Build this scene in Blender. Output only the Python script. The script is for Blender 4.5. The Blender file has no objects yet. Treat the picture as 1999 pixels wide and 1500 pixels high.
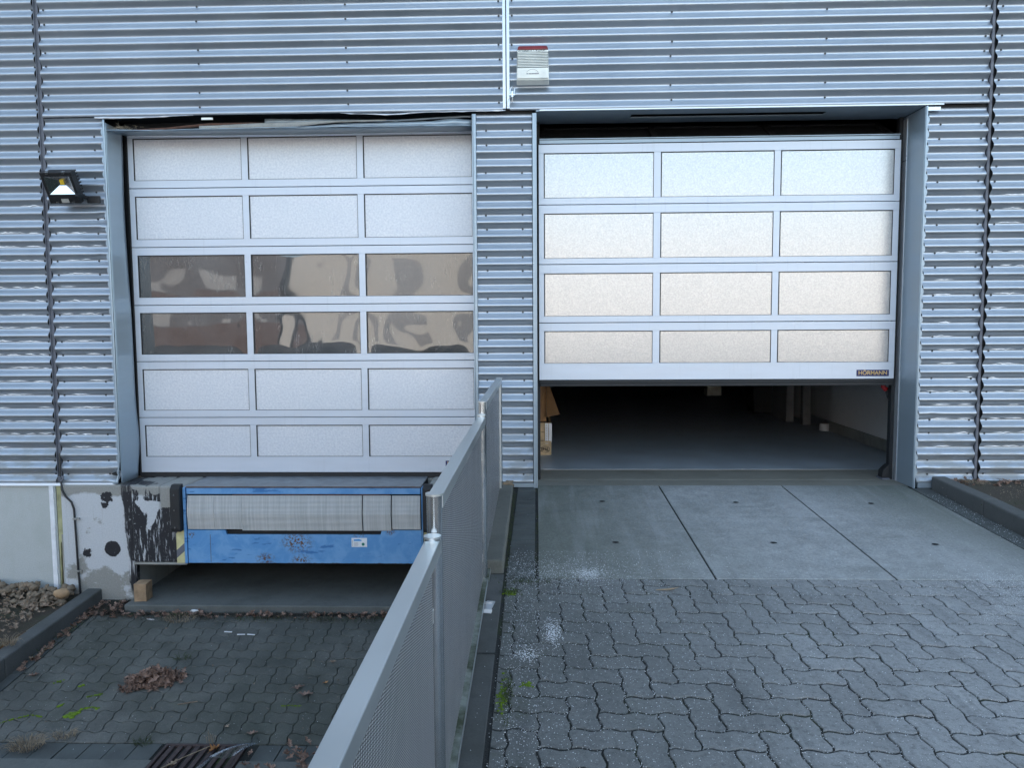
import bpy, math, random
from mathutils import Vector, Matrix, noise as mnoise
rad = math.radians
sc = bpy.context.scene
COL = sc.collection
random.seed(7)

# ------------------------------------------------------------------ camera, world, sun, exposure
YAW, PITCH, ROLL = -0.032564, 0.078154, -0.006371
def cam_axes():
    sa, ca, sb, cb = math.sin(YAW), math.cos(YAW), math.sin(PITCH), math.cos(PITCH)
    fw = Vector((sa*cb, ca*cb, -sb)); r = Vector((ca, -sa, 0)); u = r.cross(fw)
    r2 = r*math.cos(ROLL)+u*math.sin(ROLL); u2 = -r*math.sin(ROLL)+u*math.cos(ROLL)
    return r2, u2, fw
r_, u_, f_ = cam_axes()
cd = bpy.data.cameras.new('camera'); cam = bpy.data.objects.new('camera', cd); COL.objects.link(cam)
cam.matrix_world = Matrix(((r_.x, u_.x, -f_.x, 0), (r_.y, u_.y, -f_.y, -6.5), (r_.z, u_.z, -f_.z, 1.40), (0, 0, 0, 1)))
cd.sensor_width = 36; cd.lens = 36*1500/1999; cd.clip_start = 0.05; cd.clip_end = 2000
sc.camera = cam
sc.render.resolution_x = 1024; sc.render.resolution_y = 769

SUN_EL, SUN_AZ = 24.0, -14.0          # sun stands behind the building, a little to the left
w = bpy.data.worlds.new('World'); sc.world = w; w.use_nodes = True
wn = w.node_tree; bg = wn.nodes['Background']; sky = wn.nodes.new('ShaderNodeTexSky')
sky.sky_type = 'NISHITA'; sky.sun_disc = False; sky.sun_elevation = rad(SUN_EL); sky.sun_rotation = rad(SUN_AZ)
sky.air_density = 1.0; sky.dust_density = 1.0; sky.ozone_density = .6
hsv = wn.nodes.new('ShaderNodeHueSaturation'); hsv.inputs['Saturation'].default_value = .78; hsv.inputs['Hue'].default_value = .49; wn.links.new(sky.outputs[0], hsv.inputs['Color']); wn.links.new(hsv.outputs[0], bg.inputs[0]); bg.inputs[1].default_value = 0.12
sl = bpy.data.lights.new('sun', 'SUN'); sl.energy = 3.2; sl.angle = rad(0.5); sl.color = (1, 0.965, 0.92)
so = bpy.data.objects.new('sun', sl); COL.objects.link(so)
sd = Vector((math.sin(rad(SUN_AZ))*math.cos(rad(SUN_EL)), math.cos(rad(SUN_AZ))*math.cos(rad(SUN_EL)), math.sin(rad(SUN_EL))))
so.rotation_euler = sd.to_track_quat('Z', 'Y').to_euler(); so.location = (0, 0, 12)
vs = sc.view_settings; vs.view_transform = 'Standard'; vs.look = 'None'; vs.gamma = 1; vs.use_curve_mapping = False
vs.exposure = 2.1

# ------------------------------------------------------------------ mesh and object helpers
class MB:
    def __init__(s): s.v = []; s.f = []; s.sm = []; s.tone = []; s.t = 0.0
    def add(s, vs_, fs, smooth=False):
        b = len(s.v); s.v += [tuple(p) for p in vs_]
        for f in fs: s.f.append(tuple(b+i for i in f)); s.sm.append(smooth); s.tone.append(s.t)
        return s
    def box(s, x0, x1, y0, y1, z0, z1):
        v = [(x0,y0,z0),(x1,y0,z0),(x1,y1,z0),(x0,y1,z0),(x0,y0,z1),(x1,y0,z1),(x1,y1,z1),(x0,y1,z1)]
        return s.add(v, [(0,3,2,1),(4,5,6,7),(0,1,5,4),(1,2,6,5),(2,3,7,6),(3,0,4,7)])
    def hexa(s, b, t):        # four bottom and four top corners (ccw from above)
        return s.add(list(b)+list(t), [(0,3,2,1),(4,5,6,7),(0,1,5,4),(1,2,6,5),(2,3,7,6),(3,0,4,7)])
    def quad(s, a, b, c, d): return s.add([a,b,c,d], [(0,1,2,3)])
    def grid(s, fn, nu, nv, smooth=True, flip=False):
        v = [fn(i/nu, j/nv) for j in range(nv+1) for i in range(nu+1)]; f = []
        for j in range(nv):
            for i in range(nu):
                a = j*(nu+1)+i; q = (a, a+1, a+nu+2, a+nu+1); f.append(q[::-1] if flip else q)
        return s.add(v, f, smooth)
    def tube(s, pts, r, n=10, caps=True, smooth=True):
        pts = [Vector(p) for p in pts]; rs = r if isinstance(r, (list, tuple)) else [r]*len(pts); rings = []
        up = Vector((0,0,1)) if abs((pts[1]-pts[0]).normalized().z) < 0.9 else Vector((0,1,0))
        vv = []
        for i, p in enumerate(pts):
            d = (pts[min(i+1, len(pts)-1)]-pts[max(i-1, 0)]).normalized()
            a = d.cross(up).normalized(); b = a.cross(d).normalized()
            for k in range(n):
                t = 2*math.pi*k/n; vv.append(p+(a*math.cos(t)+b*math.sin(t))*rs[i])
        ff = []
        for i in range(len(pts)-1):
            for k in range(n): ff.append((i*n+k, i*n+(k+1)%n, (i+1)*n+(k+1)%n, (i+1)*n+k))
        s.add(vv, ff, smooth)
        if caps:
            s.add(vv[:n], [tuple(range(n))[::-1]]); s.add(vv[-n:], [tuple(range(n))])
        return s
    def prism(s, poly, axis, a, b):       # 2-D outline extruded along an axis
        n = len(poly)
        def P(p, t): return {'y': (p[0], t, p[1]), 'x': (t, p[0], p[1]), 'z': (p[0], p[1], t)}[axis]
        v = [P(p, a) for p in poly]+[P(p, b) for p in poly]
        f = [tuple(range(n)), tuple(range(2*n-1, n-1, -1))]+[(i, i+n, (i+1)%n+n, (i+1)%n) for i in range(n)]
        return s.add(v, f)
    def blob(s, c, r, seed=0, n=10, m=7, rough=0.25):
        c = Vector(c); v = []
        for j in range(m+1):
            th = math.pi*j/m
            for i in range(n):
                ph = 2*math.pi*i/n
                d = Vector((math.sin(th)*math.cos(ph), math.sin(th)*math.sin(ph), math.cos(th)))
                k = 1+rough*mnoise.noise(d*1.3+Vector((seed*3.7, seed*1.9, 0)))*1.6
                v.append(c+Vector((d.x*r[0], d.y*r[1], d.z*r[2]))*k)
        f = [(j*n+i, (j+1)*n+i, (j+1)*n+(i+1)%n, j*n+(i+1)%n) for j in range(m) for i in range(n)]
        return s.add(v, f, True)
    def build(s, name, mat, parent=None, bevel=0, origin=None, seg=2):
        if origin is None:
            xs, ys, zs = zip(*s.v); origin = ((min(xs)+max(xs))/2, (min(ys)+max(ys))/2, min(zs))
        o0 = Vector(origin); me = bpy.data.meshes.new(name)
        me.from_pydata([tuple(Vector(p)-o0) for p in s.v], [], s.f)
        me.polygons.foreach_set('use_smooth', s.sm)
        if any(s.tone):
            at = me.attributes.new('tone', 'FLOAT', 'FACE'); at.data.foreach_set('value', s.tone)
        me.update(); me.materials.append(mat)
        o = bpy.data.objects.new(name, me); COL.objects.link(o)
        place(o, o0, parent)
        if bevel:
            b = o.modifiers.new('bevel', 'BEVEL'); b.width = bevel; b.segments = seg; b.limit_method = 'ANGLE'; b.angle_limit = rad(40)
            b.harden_normals = False
        return o
WL = {}
def place(o, loc, parent=None):
    loc = Vector(loc); WL[o.name] = loc.copy()
    if parent is not None: o.parent = parent; o.location = loc-WL[parent.name]
    else: o.location = loc
def tag(o, label=None, cat=None, group=None, kind=None):
    if label: o['label'] = label
    if cat: o['category'] = cat
    if group: o['group'] = group
    if kind: o['kind'] = kind
    return o
def thing(name, loc, label, cat, group=None):
    o = bpy.data.objects.new(name, None); COL.objects.link(o); o.empty_display_size = .1
    place(o, loc); return tag(o, label, cat, group)
def copy_at(src, loc, parent=None, rot=None):
    o = src.copy(); COL.objects.link(o); place(o, loc, parent)
    if rot is not None: o.rotation_euler = rot
    return o
def text(body, size, mat, loc, parent, name, width=None, extr=0.0008, shear=0, bold=0):
    cu = bpy.data.curves.new(name, 'FONT'); cu.body = body; cu.size = size; cu.extrude = extr; cu.align_x = 'CENTER'; cu.align_y = 'CENTER'
    cu.shear = shear; cu.offset = bold
    t = bpy.data.objects.new(name, cu); COL.objects.link(t)
    dg = bpy.context.evaluated_depsgraph_get(); me = bpy.data.meshes.new_from_object(t.evaluated_get(dg)); bpy.data.objects.remove(t)
    o = bpy.data.objects.new(name, me); COL.objects.link(o); me.materials.clear(); me.materials.append(mat)
    if width:
        xs = [v.co.x for v in me.vertices]; k = width/(max(xs)-min(xs))
        for v in me.vertices: v.co.x *= k
    me.transform(Matrix.Rotation(rad(90), 4, 'X'))
    place(o, loc, parent); return o

# ------------------------------------------------------------------ material helpers
class NT:
    def __init__(s, name):
        s.m = bpy.data.materials.new(name); s.m.use_nodes = True; s.t = s.m.node_tree; s.t.nodes.clear()
        s.out = s.t.nodes.new('ShaderNodeOutputMaterial'); s._c = None
    def n(s, typ, ins=None, **props):
        nd = s.t.nodes.new('ShaderNode'+typ)
        for k, v in props.items(): setattr(nd, k, v)
        for k, v in (ins or {}).items():
            if isinstance(v, bpy.types.NodeSocket): s.t.links.new(v, nd.inputs[k])
            else: nd.inputs[k].default_value = v
        return nd
    def co(s, kind='Object'):
        if s._c is None: s._c = s.n('TexCoord')
        return s._c.outputs[kind]
    def pos(s): return s.n('NewGeometry').outputs['Position']
    def map(s, v, scale=(1,1,1), loc=(0,0,0)): return s.n('Mapping', {0: v, 'Scale': scale, 'Location': loc}).outputs[0]
    def noise(s, v, sc_=5, det=4, rough=.55, dist=0): return s.n('TexNoise', {'Vector': v, 'Scale': sc_, 'Detail': det, 'Roughness': rough, 'Distortion': dist}).outputs[0]
    def vor(s, v, sc_=5, feature='F1', out='Distance', rnd=1): return s.n('TexVoronoi', {'Vector': v, 'Scale': sc_, 'Randomness': rnd}, feature=feature).outputs[out]
    def math(s, op, a, b=0.0, c=0.0, clamp=False):
        nd = s.n('Math', {0: a, 1: b, 2: c}, operation=op); nd.use_clamp = clamp; return nd.outputs[0]
    def ramp(s, f, a, b, lo=0.0, hi=1.0): return s.n('MapRange', {0: f, 1: a, 2: b, 3: lo, 4: hi}).outputs[0]
    def mix(s, f, a, b):
        nd = s.n('Mix', data_type='RGBA'); 
        for i, v in ((0, f), (6, a), (7, b)):
            if isinstance(v, bpy.types.NodeSocket): s.t.links.new(v, nd.inputs[i])
            else: nd.inputs[i].default_value = (v if i == 0 else (*v, 1) if len(v) == 3 else v)
        return nd.outputs[2]
    def sep(s, v):
        o = s.n('SeparateXYZ', {0: v}).outputs; return o[0], o[1], o[2]
    def attr(s, name='tone'): return s.n('Attribute', attribute_name=name).outputs['Fac']
    def bump(s, h, strength=.3, dist=.01, nrm=None):
        ins = {'Height': h, 'Strength': strength, 'Distance': dist}
        if nrm: ins['Normal'] = nrm
        return s.n('Bump', ins).outputs[0]
    def bsdf(s, base=(.5,.5,.5), rough=.5, metal=0, nrm=None, spec=.5, **kw):
        ins = {'Base Color': base if isinstance(base, bpy.types.NodeSocket) else (*base, 1), 'Roughness': rough, 'Metallic': metal, 'Specular IOR Level': spec}
        if nrm: ins['Normal'] = nrm
        ins.update(kw); p = s.n('BsdfPrincipled', ins); s.t.links.new(p.outputs[0], s.out.inputs[0]); return p
    def surf(s, sh): s.t.links.new(sh, s.out.inputs[0])

def simple(name, base, rough=.5, metal=0, nsc=8, var=.15, bump=0.0, bsc=60, spec=.5):
    t = NT(name); p = t.pos(); nz = t.noise(p, nsc, 5); a = tuple(c*(1-var) for c in base); b = tuple(min(1, c*(1+var)) for c in base)
    col = t.mix(t.ramp(nz, .3, .7), a, b); nr = t.bump(t.noise(p, bsc, 3), bump, .004) if bump else None
    t.bsdf(col, t.ramp(nz, .3, .7, rough*.85, min(1, rough*1.15)), metal, nr, spec); return t.m

def m_cladding(name, scratch=True):
    t = NT(name); p = t.pos(); x, y, z = t.sep(p)
    st = t.noise(t.map(p, (1.2, 1, 5)), 2.2, 3, .5); big = t.noise(p, 1.3, 4)
    col = t.mix(t.ramp(big, .3, .7), (.41, .46, .52), (.48, .53, .59))
    dirt = t.ramp(t.noise(t.map(p, (2, 2, 5), (3, 0, 1)), 2.0, 4, .55), .58, .8, 0, .3)
    low = t.ramp(z, .75, .0, 0, 1)
    dirt2 = t.math('MULTIPLY', low, t.ramp(t.noise(t.map(p, (1.2, 1, 3)), 3.5, 6, .6), .45, .55)) 
    col = t.mix(dirt, col, (.36, .37, .37)); col = t.mix(t.math('MULTIPLY', dirt2, .75), col, (.35, .36, .36))
    rg = t.math('ADD', t.ramp(st, .3, .7, .34, .43), t.math('MULTIPLY', dirt2, .3))
    t.bsdf(col, rg, .8); return t.m
def m_alu(name, base, rough=.4, metal=.55, spots=True, bmp=.04):
    t = NT(name); p = t.pos()
    nz = t.noise(t.map(p, (1, 1, 6)), 2.5, 5); sp = t.ramp(t.noise(p, 46, 3, .6), .70, .76)
    lo = tuple(c*.93 for c in base); col = t.mix(t.ramp(nz, .3, .7), lo, base)
    drip = t.ramp(t.noise(t.map(p, (38, 1, 1.6)), 1, 5, .65), .58, .76, 0, .38)
    col = t.mix(drip, col, tuple(c*.75 for c in base))
    if spots: col = t.mix(t.math('MULTIPLY', sp, .35), col, (.25, .25, .25))
    t.bsdf(col, t.ramp(nz, .3, .7, rough*.9, rough*1.15), metal, t.bump(t.noise(p, 3, 2), bmp, .01) if metal < .85 else None); return t.m

M = {}
M['clad'] = m_cladding('corrugated aluminium')
M['flash'] = m_alu('grey blue flashing', (.35, .43, .50), .36, .4)
M['flash_light'] = m_alu('light flashing', (.62, .65, .69), .3, .7)
M['frame'] = m_alu('anodised door frame', (.63, .68, .76), .42, .3)
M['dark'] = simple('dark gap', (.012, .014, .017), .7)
M['rubber'] = simple('black rubber', (.018, .019, .021), .65, 0, 20, .3, .3, 90)
M['steel'] = m_alu('stainless steel', (.62, .65, .67), .2, 1.0, False)
M['steel_b'] = m_alu('brushed stainless rail', (.60, .64, .66), .36, .9, False)
M['screw'] = simple('screw head', (.045, .047, .05), .5, .2)

def m_frost_left():
    t = NT('frosted acrylic of left door'); p = t.pos()
    v = t.noise(p, 55, 3, .6); b = t.vor(p, 75); m = t.noise(p, 2.2, 4, .6)
    col = t.mix(t.ramp(m, .35, .65), (.70, .73, .78), (.75, .77, .81)); col = t.mix(t.ramp(v, .35, .65), col, (.60, .63, .69))
    t.bsdf(col, .38, .12, t.bump(t.math('ADD', v, t.math('MULTIPLY', b, .6)), .45, .003), .8); return t.m
M['frost'] = m_frost_left()
def m_frost_right():
    t = NT('stippled reflective acrylic of right door'); p = t.pos()
    v = t.noise(p, 80, 3, .6); b = t.vor(t.map(p, (1, 1, 1.2)), 90); m = t.noise(p, 11, 3, .6)
    h = t.math('ADD', v, t.math('ADD', t.math('MULTIPLY', b, .7), t.math('MULTIPLY', m, .5)))
    t.bsdf(t.mix(t.ramp(v, .3, .7), (.38, .39, .40), (.52, .52, .52)), .2, .55, t.bump(h, .22, .0022), .6); return t.m
M['frost_r'] = m_frost_right()
def m_clear():
    t = NT('scratched clear acrylic'); p = t.pos()
    scr = t.ramp(t.math('ABSOLUTE', t.math('SUBTRACT', t.noise(t.map(p, (9, 1, 1.5), (2, 0, 5)), 2.2, 5, .55, .6), .5)), .0, .006, 1, 0)
    msk = t.ramp(t.noise(p, 3.2, 2), .50, .60)
    scr = t.math('MULTIPLY', scr, msk)
    haze = t.math('ADD', t.ramp(t.noise(p, 2.5, 5, .6), .3, .7, .07, .20), t.math('MULTIPLY', scr, .35))
    tr = t.n('BsdfTransparent', {0: (.35, .37, .40, 1)}).outputs[0]
    gl = t.n('BsdfGlossy', {0: (.9, .9, .9, 1), 'Roughness': .03}).outputs[0]
    df = t.n('BsdfDiffuse', {0: (.55, .55, .55, 1)}).outputs[0]
    fr = t.n('Fresnel', {'IOR': 1.6}).outputs[0]
    f = t.math('MULTIPLY', fr, 2.1, clamp=True)
    a = t.n('MixShader', {0: f, 1: tr, 2: gl}).outputs[0]
    t.surf(t.n('MixShader', {0: haze, 1: a, 2: df}).outputs[0]); return t.m
M['clear'] = m_clear()

def m_paver(name, dry, mossy, wearx=None):
    t = NT(name); p = t.pos(); x, y, z = t.sep(p); tone = t.attr()
    big = t.noise(p, .9, 4, .6); mid = t.noise(p, 5, 5, .6); fine = t.noise(p, 240, 3, .7); sand = t.vor(p, 420)
    if wearx:   # wheel-worn pale dust towards the right, algae towards the left
        f = t.ramp(t.math('ADD', t.math('ADD', x, t.math('MULTIPLY', big, 1.6)), t.math('MULTIPLY', y, -.10)), wearx[0], wearx[1])
    else: f = t.ramp(t.math('ADD', big, t.math('MULTIPLY', mid, .6)), .60, .98)
    col = t.mix(f, mossy, dry)
    k = t.math('ADD', t.math('MULTIPLY', tone, .16), .84)
    k = t.math('MULTIPLY', k, t.ramp(fine, .3, .7, .78, 1.22)); k = t.math('MULTIPLY', k, t.ramp(mid, .3, .7, .88, 1.12))
    cc = t.n('VectorMath', {0: col, 'Scale': k}, operation='SCALE').outputs[0]
    if wearx:
        tw = t.math('MULTIPLY', t.ramp(t.noise(t.map(p, (7, .5, 1), (2, 0, 0)), 1.4, 5, .6), .54, .66), .30); cc = t.mix(tw, cc, (.07, .075, .08))
        du = t.math('MULTIPLY', t.ramp(t.noise(t.map(p, (3, .8, 1), (9, 2, 0)), 1.6, 6, .68), .56, .72), t.ramp(x, .8, 2.6, 0, .45)); cc = t.mix(du, cc, (.50, .53, .56))
    sp = t.ramp(t.noise(p, 110, 4, .7), .60, .68); cc = t.mix(t.math('MULTIPLY', sp, .55 if wearx else .22), cc, (.55, .57, .58)); dk = t.ramp(t.noise(p, 42, 6, .78), .50, .66, 0, .55); cc = t.mix(dk, cc, (.05, .055, .055))
    green = t.math('MULTIPLY', t.ramp(t.noise(p, 1.7, 5, .65), .58, .72), t.ramp(t.noise(p, 40, 3), .4, .6, .3, 1))
    if wearx: green = t.math('MULTIPLY', green, t.ramp(x, 1.2, .2))
    cc = t.mix(t.math('MULTIPLY', green, .55), cc, (.055, .065, .03))
    nr = t.bump(t.math('ADD', fine, t.math('MULTIPLY', t.noise(p, 60, 3), .6)), .5, .0022)
    t.bsdf(cc, t.ramp(mid, .3, .7, .6, .8), 0, nr, .5); return t.m
M['paver_r'] = m_paver('driveway pavers', (.32, .33, .335), (.078, .088, .082), (.3, 3.1))
M['paver_l'] = m_paver('ramp pavers', (.135, .138, .128), (.060, .068, .056))
M['plain_paver'] = simple('plain paving blocks', (.075, .085, .085), .8, 0, 6, .3, .5, 120)
def m_sand(name, base, green):
    t = NT(name); p = t.pos(); n1 = t.noise(p, 3, 5, .65); n2 = t.noise(p, 120, 3, .7)
    col = t.mix(t.ramp(n2, .3, .7), tuple(c*.5 for c in base), tuple(c*1.5 for c in base))
    col = t.mix(t.math('MULTIPLY', t.ramp(n1, .52, .64), .7), col, green)
    t.bsdf(col, .95, 0, t.bump(n2, .8, .006)); return t.m
M['joint_r'] = m_sand('joint sand', (.026, .028, .028), (.028, .04, .014))
M['joint_l'] = m_sand('joint sand of ramp', (.018, .02, .019), (.04, .07, .012))
M['soil'] = m_sand('bed soil', (.06, .05, .038), (.05, .055, .03))
def m_slab():
    t = NT('concrete slabs'); p = t.pos(); x, y, z = t.sep(p)
    big = t.noise(t.map(p, (1, .8, 1)), 1.3, 5, .6); fine = t.noise(p, 150, 4, .7); mid = t.noise(p, 9, 5, .65)
    a = t.ramp(t.math('ADD', x, t.math('MULTIPLY', big, .8)), .5, 1.9); b = t.ramp(t.math('ADD', t.math('ADD', x, t.math('MULTIPLY', y, .35)), t.math('MULTIPLY', mid, .5)), 3.2, 2.3)
    f = t.math('MULTIPLY', t.math('MULTIPLY', a, b), t.ramp(big, .25, .7, .65, 1))
    col = t.mix(f, (.15, .165, .145), (.35, .365, .37))
    k = t.math('MULTIPLY', t.ramp(t.noise(p, 60, 5, .75), .3, .7, .72, 1.25), t.ramp(mid, .3, .7, .80, 1.18))
    cc = t.n('VectorMath', {0: col, 'Scale': k}, operation='SCALE').outputs[0]
    tw = t.math('MULTIPLY', t.ramp(t.noise(t.map(p, (6, .5, 1), (2, 0, 0)), 1.5, 5, .62), .50, .70), .22); cc = t.mix(tw, cc, (.46, .48, .50))
    wet = t.ramp(t.noise(t.map(p, (.8, 2.5, 1), (4, 1, 0)), 2, 5, .6), .60, .70, 0, .35)
    cc = t.mix(wet, cc, (.17, .185, .17))
    sp = t.ramp(t.noise(p, 140, 3), .64, .70); cc = t.mix(t.math('MULTIPLY', sp, .5), cc, (.5, .52, .54))
    t.bsdf(cc, t.ramp(mid, .3, .7, .5, .7), 0, t.bump(fine, .35, .0015)); return t.m
M['slab'] = m_slab()
def m_concrete(name, base, stain=(.12, .12, .10), bs=.5, amount=.6, rough=.85):
    t = NT(name); p = t.pos(); big = t.noise(p, 2.2, 6, .65); fine = t.noise(p, 110, 4, .7); mid = t.noise(t.map(p, (3, 3, .7)), 5, 5, .6)
    col = t.mix(t.ramp(fine, .3, .7), tuple(c*.85 for c in base), tuple(c*1.12 for c in base))
    col = t.mix(t.math('MULTIPLY', t.ramp(big, .45, .7), amount), col, stain)
    col = t.mix(t.math('MULTIPLY', t.ramp(mid, .55, .75), amount*.6), col, stain)
    t.bsdf(col, rough, 0, t.bump(t.math('ADD', fine, mid), bs, .003)); return t.m
M['conc'] = m_concrete('old concrete', (.33, .33, .31))
M['conc_dark'] = m_concrete('dark kerb concrete', (.10, .105, .105), (.045, .05, .045))
M['conc_kerb'] = m_concrete('mossy kerb concrete', (.15, .155, .14), (.05, .055, .05))
M['conc_floor'] = m_concrete('recess floor', (.13, .14, .135), (.06, .065, .06), .6)
M['thresh'] = m_concrete('threshold concrete', (.24, .235, .205), (.14, .13, .10), .3, .5, .6)
M['plaster'] = m_concrete('painted plaster', (.47, .50, .50), (.36, .39, .36), .35, .45)
M['white'] = simple('white painted metal', (.78, .80, .84), .4)
M['white_plastic'] = simple('aged white plastic', (.86, .88, .83), .45, 0, 12, .1)

def m_dock():
    t = NT('painted dock wall with rubber marks'); p = t.pos(); x, y, z = t.sep(p)
    w1 = t.noise(p, 4, 6, .65); fine = t.noise(p, 90, 4, .7)
    white = t.mix(t.ramp(fine, .3, .7), (.46, .48, .50), (.58, .60, .63))
    grey = t.mix(t.ramp(fine, .3, .7), (.24, .24, .225), (.33, .33, .31))
    # flaking paint lower down and near the left corner
    fl = t.math('ADD', t.math('MULTIPLY', t.ramp(z, -.55, -1.0), .30), w1)
    col = t.mix(t.ramp(fl, .62, .68), white, grey)
    drip = t.ramp(t.noise(t.map(p, (26, 1, .9)), 1, 4, .6), .62, .70, 0, .5); col = t.mix(drip, col, (.30, .29, .25))
    rust = t.math('MULTIPLY', t.ramp(t.noise(t.map(p, (9, 1, 2)), 2, 5, .7), .56, .68), t.ramp(z, -.7, -1.0)); col = t.mix(t.math('MULTIPLY', rust, .5), col, (.16, .12, .06))
    # bare concrete at the worn top right part of the block
    topz = t.math('MULTIPLY', t.ramp(t.math('ADD', z, t.math('MULTIPLY', w1, .14)), .0, .02), 1.0)
    b2 = t.math('MULTIPLY', t.ramp(x, -3.245, -3.235), t.ramp(t.math('ADD', z, t.math('MULTIPLY', fine, .03)), -.145, -.14))
    # black rubber smears over the block, streaked downwards
    edge = t.math('ADD', x, t.math('ADD', t.math('MULTIPLY', w1, .10), t.math('MULTIPLY', z, .06)))
    reg = t.ramp(edge, -3.56, -3.545)
    stv = t.noise(t.map(p, (30, 1, 3.0)), 1.6, 7, .72, .3)
    wht = t.ramp(stv, .555, .575)
    wht = t.math('MULTIPLY', wht, t.ramp(x, -3.05, -3.32, .25, 1))
    patch = t.math('MULTIPLY', t.ramp(t.math('ADD', t.noise(p, 5.5, 5, .6, .8), t.math('MULTIPLY', z, .30)), .48, .50), t.ramp(x, -3.22, -3.26))
    blk = t.math('MULTIPLY', reg, t.math('SUBTRACT', 1, t.math('MAXIMUM', wht, patch), clamp=True))
    blk = t.math('MULTIPLY', blk, t.ramp(z, -.652, -.64)) 
    down = t.math('MULTIPLY', t.math('MULTIPLY', t.ramp(edge, -3.565, -3.555), t.ramp(edge, -3.47, -3.48)), t.ramp(t.noise(t.map(p, (60, 1, 4)), 1, 5, .6), .62, .5))
    blk = t.math('MAXIMUM', blk, t.math('MULTIPLY', down, t.ramp(z, -.98, -.9)))
    def spot(cx, cz, r, amt=.5):
        d = t.n('VectorMath', {0: t.map(p, (1, 0, 1)), 1: (cx, 0, cz)}, operation='DISTANCE').outputs['Value']
        d = t.math('ADD', d, t.math('MULTIPLY', t.math('SUBTRACT', t.noise(p, 28, 5, .7), .5), .05*amt*2))
        return t.ramp(d, r, r-.004)
    for a in ((-3.735, -.08, .052, 1.0), (-3.76, -.15, .035, 1.0), (-3.705, -.535, .072, .3), (-3.935, -.575, .042, 1.3)): blk = t.math('MAXIMUM', blk, spot(*a))
    grain = t.mix(t.ramp(t.noise(p, 60, 4, .7), .66, .7), (.012, .014, .02), (.30, .31, .33))
    col = t.mix(topz, col, grey); col = t.mix(blk, col, grain); col = t.mix(b2, col, grey)
    t.bsdf(col, t.math('SUBTRACT', .8, t.math('MULTIPLY', blk, .25)), 0, t.bump(t.math('ADD', fine, w1), .5, .004)); return t.m
M['dock'] = m_dock()

def m_blue(name, rustlines=()):
    t = NT(name); p = t.pos(); x, y, z = t.sep(p)
    m = t.noise(p, 6, 5, .6, .5); s1 = t.noise(t.map(p, (1, 1, 4)), 5, 5, .6)
    col = t.mix(t.ramp(m, .42, .58), (.11, .31, .62), (.17, .38, .68)); col = t.mix(t.ramp(s1, .60, .64, 0, .8), col, (.03, .15, .40))
    r = t.ramp(t.noise(p, 26, 6, .75), .68, .72)
    for (cx, cz, rr) in rustlines:
        d = t.n('VectorMath', {0: t.map(p, (1, 0, 1.5)), 1: (cx, 0, cz*1.5)}, operation='DISTANCE').outputs['Value']
        r = t.math('MAXIMUM', r, t.math('MULTIPLY', t.ramp(d, rr, rr*.3), t.ramp(t.noise(p, 55, 4, .7), .50, .54)))
    ez = t.math('ADD', z, t.math('MULTIPLY', t.noise(t.map(p, (1, 1, 1)), 30, 4), .02))
    r = t.math('MAXIMUM', r, t.math('MAXIMUM', t.ramp(ez, -.622, -.626), t.ramp(ez, .044, .05)))
    col = t.mix(r, col, t.mix(t.noise(p, 80), (.05, .028, .02), (.20, .11, .06)))
    t.bsdf(col, .42, .1, t.bump(m, .25, .006)); return t.m
M['blue'] = m_blue('chipped blue paint', ((-2.06, -.45, .17), (-2.02, -.61, .10), (-2.33, -.60, .10), (-1.52, -.38, .06), (-1.25, -.36, .05), (-2.97, -.39, .05)))
def m_ribbed():
    t = NT('ribbed aluminium lip'); p = t.pos(); x, y, z = t.sep(p)
    st = t.noise(t.map(p, (60, 1, 2)), 1, 4, .6); col = t.mix(t.ramp(st, .35, .65), (.50, .51, .50), (.64, .64, .63))
    rib = t.math('SINE', t.math('MULTIPLY', z, 2*math.pi/.0105))
    col = t.mix(t.ramp(rib, -.6, -1, 0, .7), col, (.16, .16, .16))
    t.bsdf(col, .5, .4, t.bump(rib, .6, .002)); return t.m
M['ribbed'] = m_ribbed()
M['deck'] = simple('worn steel deck', (.22, .24, .26), .5, .4, 14, .3, .3)
M['rust'] = simple('rusty steel', (.10, .05, .035), .8, .1, 30, .5, .4)
M['yellow'] = simple('faded yellow paint', (.60, .56, .30), .6, 0, 20, .15)
M['slate'] = simple('grey stripe paint', (.14, .15, .18), .6)
M['wood'] = simple('raw wood', (.34, .23, .14), .75, 0, 14, .3, .3)
M['pallet'] = simple('pallet wood', (.55, .40, .24), .75, 0, 14, .25, .3)
M['card'] = simple('cardboard', (.30, .17, .08), .8, 0, 6, .15)
M['ink'] = simple('dark ink', (.03, .02, .015), .7)
M['red'] = simple('dark red plastic', (.20, .015, .02), .35)
M['redp'] = simple('fire extinguisher red', (.35, .01, .015), .3)
M['cable'] = simple('black cable sheath', (.02, .02, .022), .5)
M['castiron'] = simple('brown cast iron grate', (.075, .055, .055), .7, .3, 20, .3, .4)
M['intwall'] = simple('interior white wall', (.88, .89, .90), .5, 0, 8, .03)
M['epoxy'] = simple('grey epoxy floor', (.42, .48, .54), .4, 0, 3, .12)
M['navy'] = simple('navy sticker', (.01, .015, .10), .4)
M['gold'] = simple('gold lettering', (.62, .42, .18), .5)
M['led'] = simple('yellow light chip', (.85, .60, .05), .4)
M['reflector'] = simple('lamp reflector', (.75, .77, .8), .18, 1.0)
M['lampbody'] = simple('black lamp housing', (.012, .013, .015), .45)
M['cream'] = m_concrete('cream render', (.56, .535, .50), (.48, .45, .42), .1, .3)
M['brick'] = simple('dark brown brick', (.11, .07, .06), .8)
M['window_dark'] = simple('grey window glass', (.27, .27, .28), .35)
M['asphalt'] = simple('yard asphalt', (.06, .062, .065), .85, 0, 2, .25, .3)
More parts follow.
